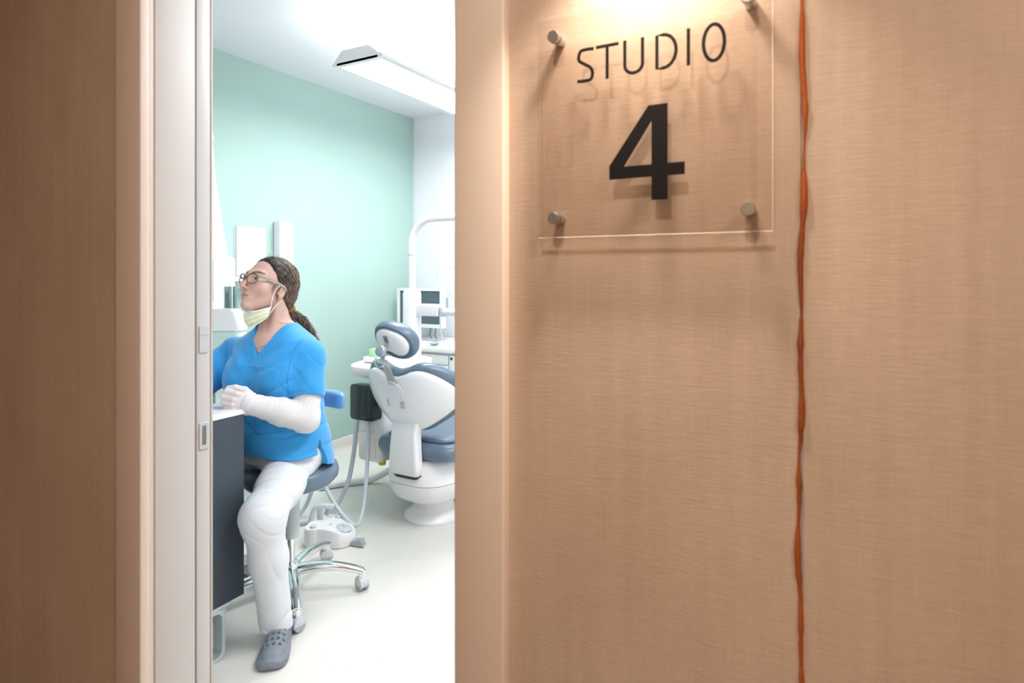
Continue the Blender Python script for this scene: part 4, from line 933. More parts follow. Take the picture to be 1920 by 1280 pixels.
def torso(g, off=0.0):
    zz = g.Z.ravel(); cx_ = np.interp(zz, TCZ, TX); cy_ = np.interp(zz, TCZ, TY); w_ = np.interp(zz, TCZ, TW) + off; d_ = np.interp(zz, TCZ, TD) + off
    k = np.array([0.25, 0.5, 0.25])
    cx_, cy_, w_, d_ = [x.astype(np.float32)[None, None, :] for x in (cx_, cy_, w_, d_)]
    dx, dy = g.X - cx_, g.Y - cy_
    a = dx * TL[0] + dy * TL[1]; b = dx * TF[0] + dy * TF[1]
    e = (np.abs(a / w_) ** 2.4 + np.abs(b / d_) ** 2.4) ** (1 / 2.4)
    s_ = (e - 1) * np.minimum(w_, d_) * 0.9
    return np.maximum(s_, np.maximum(g.Z - 1.10, 0.50 - g.Z))
def tp(a, b, z): return np.array([np.interp(z, TCZ, TX), np.interp(z, TCZ, TY), z]) + TL * a + TF * b
def ab(g): 
    dx, dy = g.X - np.float32(-0.928), g.Y - np.float32(2.395); return dx * TL[0] + dy * TL[1], dx * TF[0] + dy * TF[1]

# ---- head placement
HA = R(31); HPi = R(17)
Fh = np.array([-math.sin(HA) * math.cos(HPi), -math.cos(HA) * math.cos(HPi), math.sin(HPi)])
Lh = np.array([math.cos(HA), -math.sin(HA), 0.0]); Uh = np.cross(Lh, Fh) * -1
Uh = np.cross(Fh, Lh); Uh = Uh if Uh[2] > 0 else -Uh
HRm = np.stack([Lh, Fh, Uh], 1)                     # columns: her left, forward, up
HCn = PL(503, 536, 2.36)
def hp_(x, y, z): return HCn + HRm @ np.array([x, y, z])
def hloc(p): return HRm.T @ (np.asarray(p) - HCn)

def head_sdf(g):
    q = g_pts(g, HRm, HCn); ax_ = np.abs(q[0]); qs = (ax_, q[1], q[2])
    s_ = ell(q, (0, -0.016, 0.036), (0.073, 0.092, 0.076))
    s_ = su(s_, ell(q, (0, 0.030, -0.020), (0.061, 0.061, 0.082)), 0.03)
    s_ = su(s_, cone(qs, (0.045, 0.004, -0.055), (0.009, 0.060, -0.095), 0.019, 0.017), 0.025)
    s_ = su(s_, ell(q, (0, 0.074, -0.097), (0.018, 0.017, 0.015)), 0.018)
    s_ = su(s_, ell(qs, (0.040, 0.058, -0.026), (0.024, 0.022, 0.022)), 0.022)
    s_ = su(s_, cone(qs, (0.0, 0.081, 0.024), (0.036, 0.070, 0.026), 0.012, 0.012), 0.018)
    s_ = ss(s_, ell(qs, (0.031, 0.095, 0.004), (0.017, 0.014, 0.012)), 0.012)
    # nose
    s_ = su(s_, cone(q, (0, 0.088, 0.010), (0, 0.111, -0.030), 0.0062, 0.0085), 0.009)
    s_ = su(s_, ell(qs, (0.0100, 0.098, -0.034), (0.0058, 0.010, 0.0062)), 0.005)
    s_ = ss(s_, ell(qs, (0.0065, 0.104, -0.043), (0.0032, 0.005, 0.004)), 0.003)
    # mouth
    s_ = su(s_, ell(q, (0, 0.080, -0.062), (0.026, 0.013, 0.020)), 0.014)
    s_ = su(s_, cone(qs, (0.0, 0.0925, -0.0550), (0.0245, 0.078, -0.0625), 0.0060, 0.0032), 0.005)
    s_ = su(s_, cone(qs, (0.0, 0.0905, -0.0715), (0.0225, 0.078, -0.0655), 0.0068, 0.0032), 0.005)
    s_ = ss(s_, ell(q, (0, 0.096, -0.0632), (0.0205, 0.016, 0.0042)), 0.002)
    # lids
    lid = ell(qs, (0.031, 0.0735, 0.004), (0.0155, 0.0140, 0.0125))
    s_ = su(s_, lid, 0.004)
    s_ = ss(s_, ell(qs, (0.0315, 0.090, 0.0048), (0.0138, 0.016, 0.0066)), 0.0015)
    # ears
    er = np.stack([[0.93, -0.36, 0], [0.34, 0.90, 0.25], [0, -0.25, 0.97]], 1); er = er / np.linalg.norm(er, axis=0)
    ear = ell(qs, (0.0755, -0.012, -0.022), (0.0075, 0.0185, 0.031), er)
    ear = ss(ear, ell(qs, (0.0835, -0.007, -0.021), (0.0075, 0.0115, 0.019), er), 0.004)
    ear = su(ear, ell(qs, (0.073, 0.002, -0.028), (0.006, 0.005, 0.008)), 0.004)
    s_ = su(s_, ear, 0.006)
    # neck and upper chest
    nb = hloc(neck); s_ = su(s_, cone(q, (0, -0.022, -0.035), nb, 0.052, 0.056), 0.022)
    P3 = g_pts(g)
    s_ = su(s_, cone(P3, neck, tp(0, 0.035, 1.02), 0.054, 0.075), 0.03)
    s_ = su(s_, torso(g, -0.014), 0.02)
    # sternomastoid ridge
    s_ = su(s_, cone(q, (0.050, -0.02, -0.05), hloc(tp(0.02, 0.065, 1.075)), 0.011, 0.011), 0.018)
    return s_
gh = Grid((-1.09, 2.20, 0.93), (-0.76, 2.52, 1.40), 0.0021)
Vh, Qh = nets(head_sdf(gh), gh)
# colour of the skin by region
Lq = (Vh - HCn) @ HRm
x, y, z = np.abs(Lq[:, 0]), Lq[:, 1], Lq[:, 2]
skin = np.tile(np.array([0.64, 0.405, 0.33]), (len(Vh), 1))
def blend(mask, c):
    global skin
    mask = np.clip(mask, 0, 1)[:, None]; skin = skin * (1 - mask) + np.array(c) * mask
blend(0.55 * np.exp(-(((x - 0.036) / 0.022) ** 2 + ((z + 0.03) / 0.022) ** 2)) * (y > 0.02), (0.66, 0.345, 0.285))
blend(0.6 * np.exp(-(((x) / 0.014) ** 2 + ((z + 0.032) / 0.014) ** 2)) * (y > 0.085), (0.64, 0.325, 0.27))
blend(0.6 * np.exp(-((y + 0.01) / 0.03) ** 2) * (x > 0.07), (0.63, 0.32, 0.26))
pv = (x, y, z)
ld1 = cone(pv, (0.0, 0.0925, -0.0550), (0.0245, 0.078, -0.0625), 0.0060, 0.0032); ld2 = cone(pv, (0.0, 0.0905, -0.0715), (0.0225, 0.078, -0.0655), 0.0068, 0.0032)
blend(0.85 * (1 / (1 + np.exp((np.minimum(ld1, ld2) - 0.0006) / 0.0005))), (0.43, 0.115, 0.125))
blend(((np.abs(z + 0.0632) < 0.0050) & (x < 0.021) & (y > 0.060) & (y < 0.0865)).astype(float), (0.22, 0.06, 0.055))
blend(((np.abs(z + 0.0622) < 0.0026) & (x < 0.015) & (y > 0.068) & (y < 0.0885)).astype(float), (0.86, 0.84, 0.81))
bz = 0.0255 + 0.006 * np.sin(np.clip((x - 0.012) / 0.036, 0, 1) * 2.4)
blend(0.95 * np.exp(-((z - bz) / 0.0036) ** 4) * (x > 0.011) * (x < 0.052) * (y > 0.045), (0.045, 0.028, 0.022))
blend(0.85 * np.exp(-(((x - 0.031) / 0.014) ** 6)) * np.exp(-((z - 0.0098) / 0.0016) ** 2) * (y > 0.07), (0.04, 0.025, 0.02))
# torso / limbs below the clothes, same mesh
gb_ = Grid((-1.45, 1.90, 0.02), (-0.65, 2.75, 1.12), 0.0105)
q3 = g_pts(gb_)
bs = np.maximum(torso(gb_, -0.022), 0.66 - gb_.Z)
for a_, b_, c_, r0, r1, r2 in ((shL, elL, wrL, 0.044, 0.038, 0.026), (shR, elR, wrR, 0.044, 0.038, 0.026)):
    bs = su(bs, cone(q3, a_, b_, r0, r1), 0.03); bs = su(bs, cone(q3, b_, c_, r1, r2), 0.012)
for a_, b_, c_ in ((hipL, knL, anL), (hipR, knR, anR)):
    bs = su(bs, cone(q3, a_, b_, 0.075, 0.05), 0.03); bs = su(bs, cone(q3, b_, c_, 0.048, 0.032), 0.012)
bs = su(bs, cone(q3, neck - np.array([0, 0, 0.02]), tp(0, 0, 0.98), 0.045, 0.06), 0.03)
Vb, Qb = nets(bs, gb_)
body = np_mesh('body', np.concatenate([Vh, Vb]), np.concatenate([Qh, Qb + len(Vh)]), 'skin', pe, PB, np.concatenate([skin, np.tile([[0.64, 0.405, 0.33]], (len(Vb), 1))]))

# ---- eyes
for sx in (-1, 1):
    c_ = hp_(sx * 0.031, 0.0735, 0.004); look = HRm @ np.array([0.10, 0.97, 0.20]); look /= np.linalg.norm(look)
    m = MB(); n_, mm = 24, 40; M = frame((0, 0, 0), *[tuple(v) for v in (np.cross(look, [0, 0, 1]), np.cross(np.cross(look, [0, 0, 1]), look))]) 
    M3 = Vector(look).to_track_quat('Z', 'Y').to_matrix()
    m.ellipsoid(lpt(c_), (0.0122, 0.0122, 0.0122), n_, mm, M3); eo = m.build('eye', 'eye', body, angle=180)
    me = eo.data; a = me.color_attributes.new('Col', 'FLOAT_COLOR', 'POINT'); cc = []
    for v in me.vertices:
        d = (Vector(v.co) - Vector(lpt(c_))).normalized().dot(Vector(look)); ang = math.degrees(math.acos(max(-1, min(1, d))))
        cc += [0.012, 0.012, 0.015, 1] if ang < 12 else ([0.07, 0.08, 0.13, 1] if ang < 29 else ([0.03, 0.04, 0.06, 1] if ang < 32 else [0.78, 0.76, 0.75, 1]))
    a.data.foreach_set('color', cc)

# ---- scrub top
def folds(g, amp=1.0):
    a, b = ab(g); z_ = g.Z
    G = lambda c, w_, v: np.exp(-((v - c) / w_) ** 2)
    def ridge(t, sharp=3.0): return np.abs(np.sin(t)) ** sharp
    def crease(t, p=9.0): return (1 - np.abs(np.sin(t))) ** p        # narrow valley
    f = -0.0060 * ridge((z_ - a * 0.9) * 46 + 0.5 * np.sin(a * 25), 2) * G(0.105, 0.055, a) * G(0.975, 0.06, z_) * (b > -0.02)
    f = f - 0.0065 * ridge((z_ + a * 0.8) * 46 + 0.9 + 0.5 * np.sin(a * 21), 2) * G(-0.09, 0.06, a) * G(0.97, 0.06, z_) * (b > -0.02)
    f = f + 0.0090 * crease((z_ - a * 0.55) * 33 + 0.6 * np.sin(a * 17) + 0.9, 4) * G(0.09, 0.07, a) * G(0.90, 0.06, z_)
    f = f + 0.0065 * crease(z_ * 36 - a * 7.5 + 0.9 * np.sin(a * 12) + 0.4, 4) * G(0.655, 0.06, z_)
    f = f + 0.0060 * crease(a * 17 + z_ * 8 + 0.8 * np.sin(z_ * 17) + 0.7, 4) * G(0.77, 0.10, z_)
    f = f + 0.0022 * crease((g.X * 1.2 + z_) * 30 + 1.0, 3) * (a > 0.12) * G(0.92, 0.09, z_)
    return (f * amp).astype(np.float32)
def sleeve(q, sh, el, r0, r1, frac):
    e = sh + (el - sh) * frac; s_ = cone(q, sh, e + (e - sh) * 0.25, r0, r1 * 1.03)
    n_ = (el - sh) / np.linalg.norm(el - sh)
    pl = (q[0] - e[0]) * n_[0] + (q[1] - e[1]) * n_[1] + (q[2] - e[2]) * n_[2]
    return np.maximum(s_, pl), pl
def tunic_core(g):
    q = g_pts(g); s_ = torso(g, 0.0)
    for sx in (-1, 1): s_ = su(s_, ell(q, tp(sx * 0.072, 0.095, 0.885), (0.075, 0.075, 0.082)), 0.045)
    s_ = su(s_, ell(q, tp(0, 0.085, 0.70), (0.13, 0.085, 0.11)), 0.05)
    # trapezius slope
    for sh in (shL, shR): s_ = su(s_, cone(q, neck - np.array([0, 0, 0.055]), sh - np.array([0, 0, 0.002]), 0.055, 0.056), 0.03)
    # skirt over the thighs
    s_ = su(s_, cone(q, hipL + np.array([0.0, 0, -0.012]), hipL + (knL - hipL) * 0.30 + np.array([0.005, 0, 0.0]), 0.112, 0.104), 0.035)
    s_ = su(s_, cone(q, hipR + np.array([0, 0, 0.0]), hipR + (knR - hipR) * 0.28, 0.105, 0.10), 0.035)
    return s_
def tunic_sdf(g, off=0.0):
    q = g_pts(g); s_ = tunic_core(g) - off
    s1, _ = sleeve(q, shL + np.array([0.004, 0, 0]), elL, 0.064, 0.066, 0.665); s2, _ = sleeve(q, shR, elR, 0.062, 0.066, 0.66)
    a, b = ab(g)
    fw = 0.003 * np.sin(q[2] * 70 + q[0] * 60)
    s_ = su(s_, s1 - off + fw * 0.5, 0.022); s_ = su(s_, s2 - off + fw, 0.022)
    s_ = s_ + folds(g)
    # hem (higher in front, lower behind), side slit
    hem = 0.586 - 0.030 * a / 0.2 - 0.045 * np.clip(-b / 0.15, -1, 1.4)
    hem = np.where(b > 0.02, 0.612 - 0.012 * a / 0.2, hem)
    s_ = np.maximum(s_, hem.astype(np.float32) - g.Z)
    slit = np.maximum(np.abs(b - 0.012 + (0.66 - g.Z) * 0.05) - np.maximum(0.0, (0.655 - g.Z) * 0.36), np.maximum(0.08 - a, g.Z - 0.655))
    s_ = np.maximum(s_, -slit)
    # V neck
    zc = np.float32(0.985); vv = np.abs(a - 0.004) - np.maximum(0.0, (g.Z - zc)) * 0.56
    vn = np.maximum(vv * 0.86, 0.0 - b)
    s_ = np.maximum(s_, -vn)
    # neck hole
    nk = cone(q, neck - np.array([0, 0, 0.03]), neck + np.array([-0.01, -0.005, 0.09]), 0.055, 0.062)
    s_ = ss(s_, nk, 0.006)
    return s_
gt = Grid((-1.40, 2.10, 0.50), (-0.66, 2.64, 1.12), 0.0036)
Vt, Qt = nets(tunic_sdf(gt), gt)
top = np_mesh('scrub_top', Vt, Qt, 'scrub', pe, PB, smooth_it=0)
# trims lifted off the cloth: pocket, neck band
def patch(name, g, region, lift, mt, par):
    s_ = np.maximum(tunic_sdf(g, lift), region); V, Q = nets(s_, g); 
    return np_mesh(name, V, Q, mt, par, PB, smooth_it=1) if len(Q) else None
gp = Grid((-1.02, 2.12, 0.78), (-0.80, 2.38, 0.965), 0.0024)
ppx = 960 + FPX * gp.X / gp.Y; ppy = HOR + FPX * (CAMZ - gp.Z) / gp.Y
k_ = np.float32(2.3 / FPX)
reg = (np.maximum(np.maximum(482 - ppx, ppx - 523 + (ppy - 700) * 0.12), np.maximum(684 + (ppx - 482) * 0.25 - ppy, ppy - 743)) * k_).astype(np.float32)
reg = np.maximum(reg, gp.Y - 2.36)
patch('chest_pocket', gp, reg, 0.0016, 'scrub', top)
gv = Grid((-1.04, 2.18, 0.92), (-0.78, 2.46, 1.12), 0.0026)
a, b = ab(gv); vdist = (np.abs(a - 0.004) - np.maximum(0.0, (gv.Z - 0.985)) * 0.56) * 0.87
patch('neck_band', gv, np.maximum(np.maximum(vdist - 0.018, 0.945 - gv.Z), -0.0 - b).astype(np.float32), 0.0014, 'scrub', top)
# stitched seams as thin ridges, traced on the cloth from the front
from mathutils.bvhtree import BVHTree
bvh = BVHTree.FromPolygons([tuple(v) for v in Vt], [tuple(f) for f in Qt.tolist()])
def on_cloth(px, py, lift=0.0006):
    d = Vector(((px - 960) / FPX, 1.0, -(py - HOR) / FPX)); o_ = Vector((0, 0, CAMZ)); hit = bvh.ray_cast(o_, d.normalized())
    if hit[0] is None: return None
    return hit[0] + hit[1] * lift
def seam(pix, name='seam', r=0.0009, mt='scrub_line'):
    pts_ = []
    for (x0, y0), (x1, y1) in zip(pix[:-1], pix[1:]):
        n_ = max(2, int(math.hypot(x1 - x0, y1 - y0) / 2.5))
        for k in range(n_):
            p = on_cloth(x0 + (x1 - x0) * k / n_, y0 + (y1 - y0) * k / n_)
            if p is not None: pts_.append(Vector(p) - Vector(PB))
    if len(pts_) > 2: MB().tube(pts_, r, 5).build(name, mt, top)
seam([(467, 812), (490, 813), (513, 811), (534, 808)], r=0.0007)
seam([(563, 640), (549, 660), (542, 685), (538, 710), (541, 742)], r=0.0006)
seam([(541, 736), (560, 733), (596, 731)], r=0.0004); seam([(424, 636), (424, 662), (421, 690)], r=0.0006)

# ---- trousers
def leg_sdf(g, hip, kn, an, side):
    q = g_pts(g); s_ = cone(q, hip, hip + (kn - hip) * 0.55, 0.090, 0.079); s_ = su(s_, cone(q, hip + (kn - hip) * 0.5, kn, 0.079, 0.066), 0.03)
    mid = kn + (an - kn) * 0.45
    s_ = su(s_, cone(q, kn, mid, 0.066, 0.061), 0.05); hem_ = an + np.array([0, 0, -0.064])
    s_ = su(s_, cone(q, mid, hem_, 0.060, 0.0555), 0.03)
    u = g.Z
    wr_ = lambda t, p=3: np.abs(np.sin(t)) ** p
    xx, yy = q[0] - an[0], q[1] - an[1]
    cr_ = lambda t, p=4: (1 - np.abs(np.sin(t))) ** p
    f = 0.0030 * cr_(u * 55 + xx * 36 + 0.6 * np.sin(xx * 50) + 0.3) * np.exp(-((u - 0.435) / 0.045) ** 2)
    f = f + 0.0060 * cr_(u * 40 - xx * 20 + 0.5 * np.sin(xx * 60 + 1)) * np.exp(-((u - 0.10) / 0.05) ** 2)
    f = f + 0.0030 * cr_(xx * 26 + u * 6 + 0.7) * np.exp(-((u - 0.26) / 0.10) ** 2)
    f = f + 0.0070 * cr_((yy - 0.5 * xx) * 34 + u * 26) * np.exp(-((u - 0.56) / 0.06) ** 2)
    s_ = s_ + f.astype(np.float32)
    fl = (hem_[2] - 0.000) + 0.15 * (q[1] - an[1] + 0.02) * -1 * 0.3
    return np.maximum(s_, fl - g.Z)
gl = Grid((-1.42, 1.94, 0.03), (-0.68, 2.66, 0.70), 0.0045)
tr = leg_sdf(gl, hipL, knL, anL, 1); tr = su(tr, leg_sdf(gl, hipR, knR, anR, -1), 0.02)
tr = su(tr, ell(g_pts(gl), np.array([-0.905, 2.425, 0.60]), (0.175, 0.15, 0.085)), 0.05)
# cloth pressed flat on the saddle
tr = np.maximum(tr, np.where((np.abs(gl.X - SOx) < 0.20) & (np.abs(gl.Y - SOd) < 0.175), 0.521 - gl.Z, -1.0).astype(np.float32))
Vl, Ql = nets(tr, gl)
np_mesh('trousers', Vl, Ql, 'trouser', pe, PB, smooth_it=0)

# ---- white undershirt arms
ga = Grid((-1.42, 2.02, 0.68), (-0.68, 2.60, 0.98), 0.0042)
q = g_pts(ga); s_ = cone(q, shL + (elL - shL) * 0.45, elL, 0.052, 0.0515); fm = elL + (wrL - elL) * 0.45 + np.array([0, 0, 0.002])
s_ = su(s_, cone(q, elL, fm, 0.050, 0.047), 0.012); s_ = su(s_, cone(q, fm, wrL + (wrL - elL) * 0.03, 0.047, 0.0345), 0.02)
s2 = cone(q, shR + (elR - shR) * 0.45, elR, 0.050, 0.048); s2 = su(s2, cone(q, elR, wrR, 0.048, 0.034), 0.012)
s_ = np.minimum(s_, s2)
axd = (wrL - elL) / np.linalg.norm(wrL - elL); al = (q[0] - elL[0]) * axd[0] + (q[1] - elL[1]) * axd[1] + (q[2] - elL[2]) * axd[2]
s_ = s_ + (0.0010 * np.sin(al * 420 + q[2] * 40) * np.clip(al / 0.03, 0, 1) - 0.0022 * np.abs(np.sin(al * 62 + q[2] * 50)) ** 6).astype(np.float32)
Va, Qa = nets(s_, ga); np_mesh('undershirt_sleeves', Va, Qa, 'sleeve_knit', pe, PB, smooth_it=1)

# ---- gloved hands
def hand(name, wr, dirf, back, thumb, curl=True):
    f = np.asarray(dirf, float); f /= np.linalg.norm(f); k = np.asarray(back, float); k -= f * (k @ f); k /= np.linalg.norm(k); u = np.cross(k, f); u = u if u @ np.asarray(thumb) > 0 else -u
    HM = np.stack([f, k, u], 1)          # along the hand, out of its back, towards the thumb
    Wd = lambda p: wr + HM @ np.array(p)
    ext = 0.14; c0 = wr + f * 0.055; g = Grid(c0 - 0.10, c0 + 0.10, 0.0019)
    q = g_pts(g, HM, wr)
    s_ = cone(q, (-0.045, 0, 0), (0.012, 0, 0), 0.0335, 0.0265)
    s_ = su(s_, ell(q, (0.040, 0.0, 0.0), (0.046, 0.0175, 0.039)), 0.018)
    s_ = su(s_, cone(q, (0.02, -0.008, -0.022), (0.05, -0.006, -0.026), 0.016, 0.014), 0.014)
    s_ = su(s_, cone(q, (0.02, -0.010, 0.020), (0.04, -0.014, 0.026), 0.017, 0.014), 0.014)
    # four fingers: knuckle, middle joint, end joint, tip
    for zz, kx, l1, l2, l3, r in ((0.0285, 0.076, 0.036, 0.024, 0.018, 0.0098), (0.0095, 0.080, 0.038, 0.026, 0.018, 0.0102), (-0.0095, 0.077, 0.034, 0.025, 0.018, 0.0097), (-0.0275, 0.070, 0.026, 0.019, 0.016, 0.0088)):
        p0 = np.array([kx, 0.004, zz]); a1, a2, a3 = R(-38), R(-128), R(-195)
        p1 = p0 + l1 * np.array([math.cos(a1), math.sin(a1), 0]) ; p2 = p1 + l2 * np.array([math.cos(a2), math.sin(a2), 0.0]); p3 = p2 + l3 * np.array([math.cos(a3), math.sin(a3), 0.0])
        fs_ = cone(q, np.array([0.03, -0.002, zz * 0.8]), p0, r * 0.9, r * 1.10); fs_ = su(fs_, cone(q, p0, p1, r * 1.08, r), 0.004); fs_ = su(fs_, cone(q, p1, p2, r, r * 0.94), 0.003); fs_ = su(fs_, cone(q, p2, p3, r * 0.94, r * 0.82), 0.003)
        s_ = su(s_, fs_, 0.0022)
    # thumb along the top of the fist
    th = cone(q, (0.015, -0.006, 0.022), (0.048, -0.012, 0.043), 0.0165, 0.0135); th = su(th, cone(q, (0.048, -0.012, 0.043), (0.080, -0.016, 0.0465), 0.0125, 0.0105), 0.004); th = su(th, cone(q, (0.080, -0.016, 0.0465), (0.101, -0.024, 0.040), 0.0105, 0.0085), 0.003)
    s_ = su(s_, th, 0.004)
    s_ = s_ + (0.0006 * np.sin(q[0] * 420 + q[2] * 160) * (q[0] < 0.02)).astype(np.float32)
    s_ = np.maximum(s_, -0.040 - q[0])
    V, Q = nets(s_, g); return np_mesh(name, V, Q, 'glove', pe, PB, smooth_it=1)
hd = PL(431, 748, 2.105) - wrL
hand('glove', wrL - 0.018 * hd / np.linalg.norm(hd), hd + np.array([0.0, -0.006, -0.004]), (0.10, -1.0, 0.12), (0.0, 0, 1))
hand('glove', wrR, (0.5, -0.85, -0.06), (-0.3, 0.1, 1.0), (1, 0, 0))

# ---- clogs
def clog(name, heel, toe, holes=True):
    f = np.asarray(toe, float) - heel; f[2] = 0; f /= np.linalg.norm(f); l_ = np.array([-f[1], f[0], 0]); HM = np.stack([f, l_, [0, 0, 1]], 1)
    o_ = np.array([heel[0], heel[1], 0.0]); c0 = o_ + f * 0.12; g = Grid(c0 - np.array([0.15, 0.15, 0.03]), c0 + np.array([0.15, 0.15, 0.125]), 0.0024)
    g.lo[2] = -0.012; g.Z = (g.lo[2] + g.h * np.arange(g.shape[2])).astype(np.float32)[None, None, :]
    q = tuple(v / np.float32(0.935) for v in g_pts(g, HM, o_)); x_, y_, z_ = q
    wdt = np.interp(np.linspace(-0.05, 0.32, 200), [-0.05, 0.0, 0.03, 0.10, 0.17, 0.215, 0.240, 0.255, 0.264, 0.27], [0.02, 0.034, 0.041, 0.042, 0.051, 0.053, 0.049, 0.041, 0.031, 0.016])
    wv = np.interp(x_.astype(float), np.linspace(-0.05, 0.32, 200), wdt).astype(np.float32)
    yc = np.interp(x_.astype(float), [0, 0.1, 0.27], [0, 0.002, -0.004]).astype(np.float32)
    sole = np.maximum(np.abs(y_ - yc) - wv, np.maximum(np.maximum(-0.002 - x_, x_ - 0.268), np.maximum(z_ - 0.030, 0.001 + np.float32(0.05) * np.maximum(x_ - 0.215, 0) * 2 - z_)))
    hh = np.interp(x_.astype(float), [0.0, 0.10, 0.15, 0.20, 0.24, 0.27], [0.055, 0.092, 0.078, 0.062, 0.048, 0.030]).astype(np.float32)
    e = (np.abs((y_ - yc) / (wv * 0.97)) ** 2.6 + np.abs(np.maximum(z_, 0) / hh) ** 2.2) ** (1 / 2.3)
    up = np.maximum((e - 1) * 0.03, np.maximum(0.0 - x_, 0.01 - z_))
    s_ = si(su(sole, up, 0.006), np.maximum(-0.004 - x_, x_ - 0.270), 0.01)
    # opening for the foot
    s_ = ss(s_, cone(q, (0.045, 0, 0.075), (0.085, 0, 0.11), 0.033, 0.036), 0.006)
    s_ = su(s_, np.maximum(cone(q, (0.06, 0, 0.03), (0.06, 0, 0.12), 0.034, 0.034), z_ - 0.11), 0.003)
    groove = np.abs(z_ - 0.028) - 0.0016
    s_ = np.maximum(s_, -np.maximum(groove, -(s_ + 0.0018)))
    if holes:
        hs = None
        rows = [(0.138, (-0.024, -0.008, 0.008, 0.024)), (0.159, (-0.029, -0.010, 0.010, 0.029)), (0.181, (-0.030, -0.010, 0.011, 0.031)), (0.202, (-0.024, -0.002, 0.020))]
        for hx, ys in rows:
            for hy in ys:
                zt_ = np.interp(hx, [0.0, 0.10, 0.15, 0.20, 0.24, 0.27], [0.055, 0.092, 0.078, 0.062, 0.048, 0.030]); ww = np.interp(hx, np.linspace(-0.05, 0.32, 200), wdt) * 0.97
                zz = zt_ * (max(0.05, 1 - abs(hy / ww) ** 2.6)) ** (1 / 2.2)
                d_ = ell(q, (hx, hy - 0.002, zz), (0.0058, 0.0066, 0.014)); hs = d_ if hs is None else np.minimum(hs, d_)
        for hx, sd in ((0.13, 1), (0.155, 1), (0.18, 1), (0.205, 1), (0.228, 0.9), (0.13, -1), (0.155, -1), (0.18, -1), (0.205, -1), (0.228, -0.9)):
            ww = np.interp(hx, np.linspace(-0.05, 0.32, 200), wdt)
            d_ = ell(q, (hx, sd * ww * 0.93 - 0.002, 0.041), (0.0075, 0.008, 0.0055)); hs = np.minimum(hs, d_)
        s_ = np.maximum(s_, -hs)
    V, Q = nets(s_, g); return np_mesh(name, V, Q, 'clog', pe, PB, smooth_it=1)
heelL = np.array([anL[0] - 0.008, anL[1] + 0.080, 0]); clog('clog', heelL, heelL + np.array([0.056, -0.25, 0]))
heelR = np.array([anR[0], anR[1] + 0.05, 0]); clog('clog', heelR, heelR + np.array([-0.05, -0.25, 0]), False)

# ---- hair: scalp mass plus wavy locks swept back to the tie, ponytail of curls
def hair_sdf(g):
    q = g_pts(g, HRm, HCn); ax_ = np.abs(q[0])
    s_ = ell(q, (0, -0.022, 0.040), (0.080, 0.097, 0.081))
    s_ = su(s_, ell(q, (0, -0.062, -0.005), (0.066, 0.062, 0.065)), 0.03)
    s_ = su(s_, ell(q, (0.01, -0.082, -0.050), (0.034, 0.034, 0.038)), 0.03)
    # hairline: keep clear of forehead, temples, ear and cheek
    line = q[1] - (0.052 - 0.25 * np.maximum(q[2] - 0.075, -0.2) * -1.0)
    hl = 0.020 + np.clip((q[2] - 0.028) * 0.62, -0.034, 0.060) - 0.10 * np.maximum(ax_ - 0.05, 0)
    s_ = si(s_, q[1] - hl, 0.006)
    low = -0.012 - q[2] - np.clip((-q[1] - 0.025) * 2.2, -0.02, 0.075)
    s_ = si(s_, low, 0.008)
    n_ = 0.0012 * np.sin(q[2] * 120 + q[1] * 70 + 2 * np.sin(q[1] * 40))
    return s_ + n_.astype(np.float32)
gq = Grid(HCn - np.array([0.17, 0.17, 0.15]), HCn + np.array([0.17, 0.17, 0.16]), 0.0028)
Vq, Qq = nets(hair_sdf(gq), gq)
Lq = (Vq - HCn) @ HRm
rnd = np.sin(Lq[:, 2] * 330 + Lq[:, 1] * 160 + 3 * np.sin(Lq[:, 1] * 55)) * 0.5 + 0.5
t_ = np.clip((-Lq[:, 1] + 0.02) / 0.11, 0, 1) * (0.25 + 0.75 * rnd)
hc = (1 - t_)[:, None] * np.array([0.016, 0.012, 0.011]) + t_[:, None] * np.array([0.06, 0.036, 0.024])
hair = np_mesh('hair', Vq, Qq, 'hair', pe, PB, hc)
TIE = np.array([0.010, -0.108, -0.064])
class Strands:
    def __init__(s): s.m = MB(); s.c = []
    def add(s, pts_, r0, r1, col, n=5, sub=4):
        b = len(s.m.v); k = len(pts_); rs = [r0 + (r1 - r0) * i / (k - 1) for i in range(k)]; rs[0] *= 0.4
        s.m.tube([Vector(lpt(hp_(*p))) for p in pts_], rs, n, sub=sub); s.c += [col] * (len(s.m.v) - b)
    def build(s, name, par):
        o = s.m.build(name, 'hair', par, angle=180); a = o.data.color_attributes.new('Col', 'FLOAT_COLOR', 'POINT')
        a.data.foreach_set('color', np.concatenate([np.array(s.c), np.ones((len(s.c), 1))], 1).astype(np.float32).ravel()); return o
rs_ = random.Random(11)
def hcol(t, rs_=rs_):
    pal = [(0.025, 0.018, 0.017), (0.05, 0.032, 0.024), (0.105, 0.06, 0.04), (0.18, 0.11, 0.072), (0.33, 0.22, 0.145), (0.24, 0.225, 0.235)]
    k = min(4, max(0, int(t * 4 + rs_.uniform(-1.0, 1.4)))); 
    if rs_.random() < 0.06: k = 5
    return pal[k]
def scalp(u, v):   # u: 0 front .. 1 tie ; v: angle around (0 = crown, +-1 = sides)
    a = v * 1.75; y = 0.055 - 0.165 * u; 
    yy = (y + 0.022) / 0.097; rr = math.sqrt(max(0.02, 1 - min(0.98, yy * yy)))
    return np.array([0.081 * rr * math.sin(a), y, 0.040 + 0.082 * rr * math.cos(a)])
S = Strands()
hb_ = BVHTree.FromPolygons([tuple(v) for v in Lq], [tuple(f) for f in Qq.tolist()])
front = Lq[(Lq[:, 1] > -0.105)]
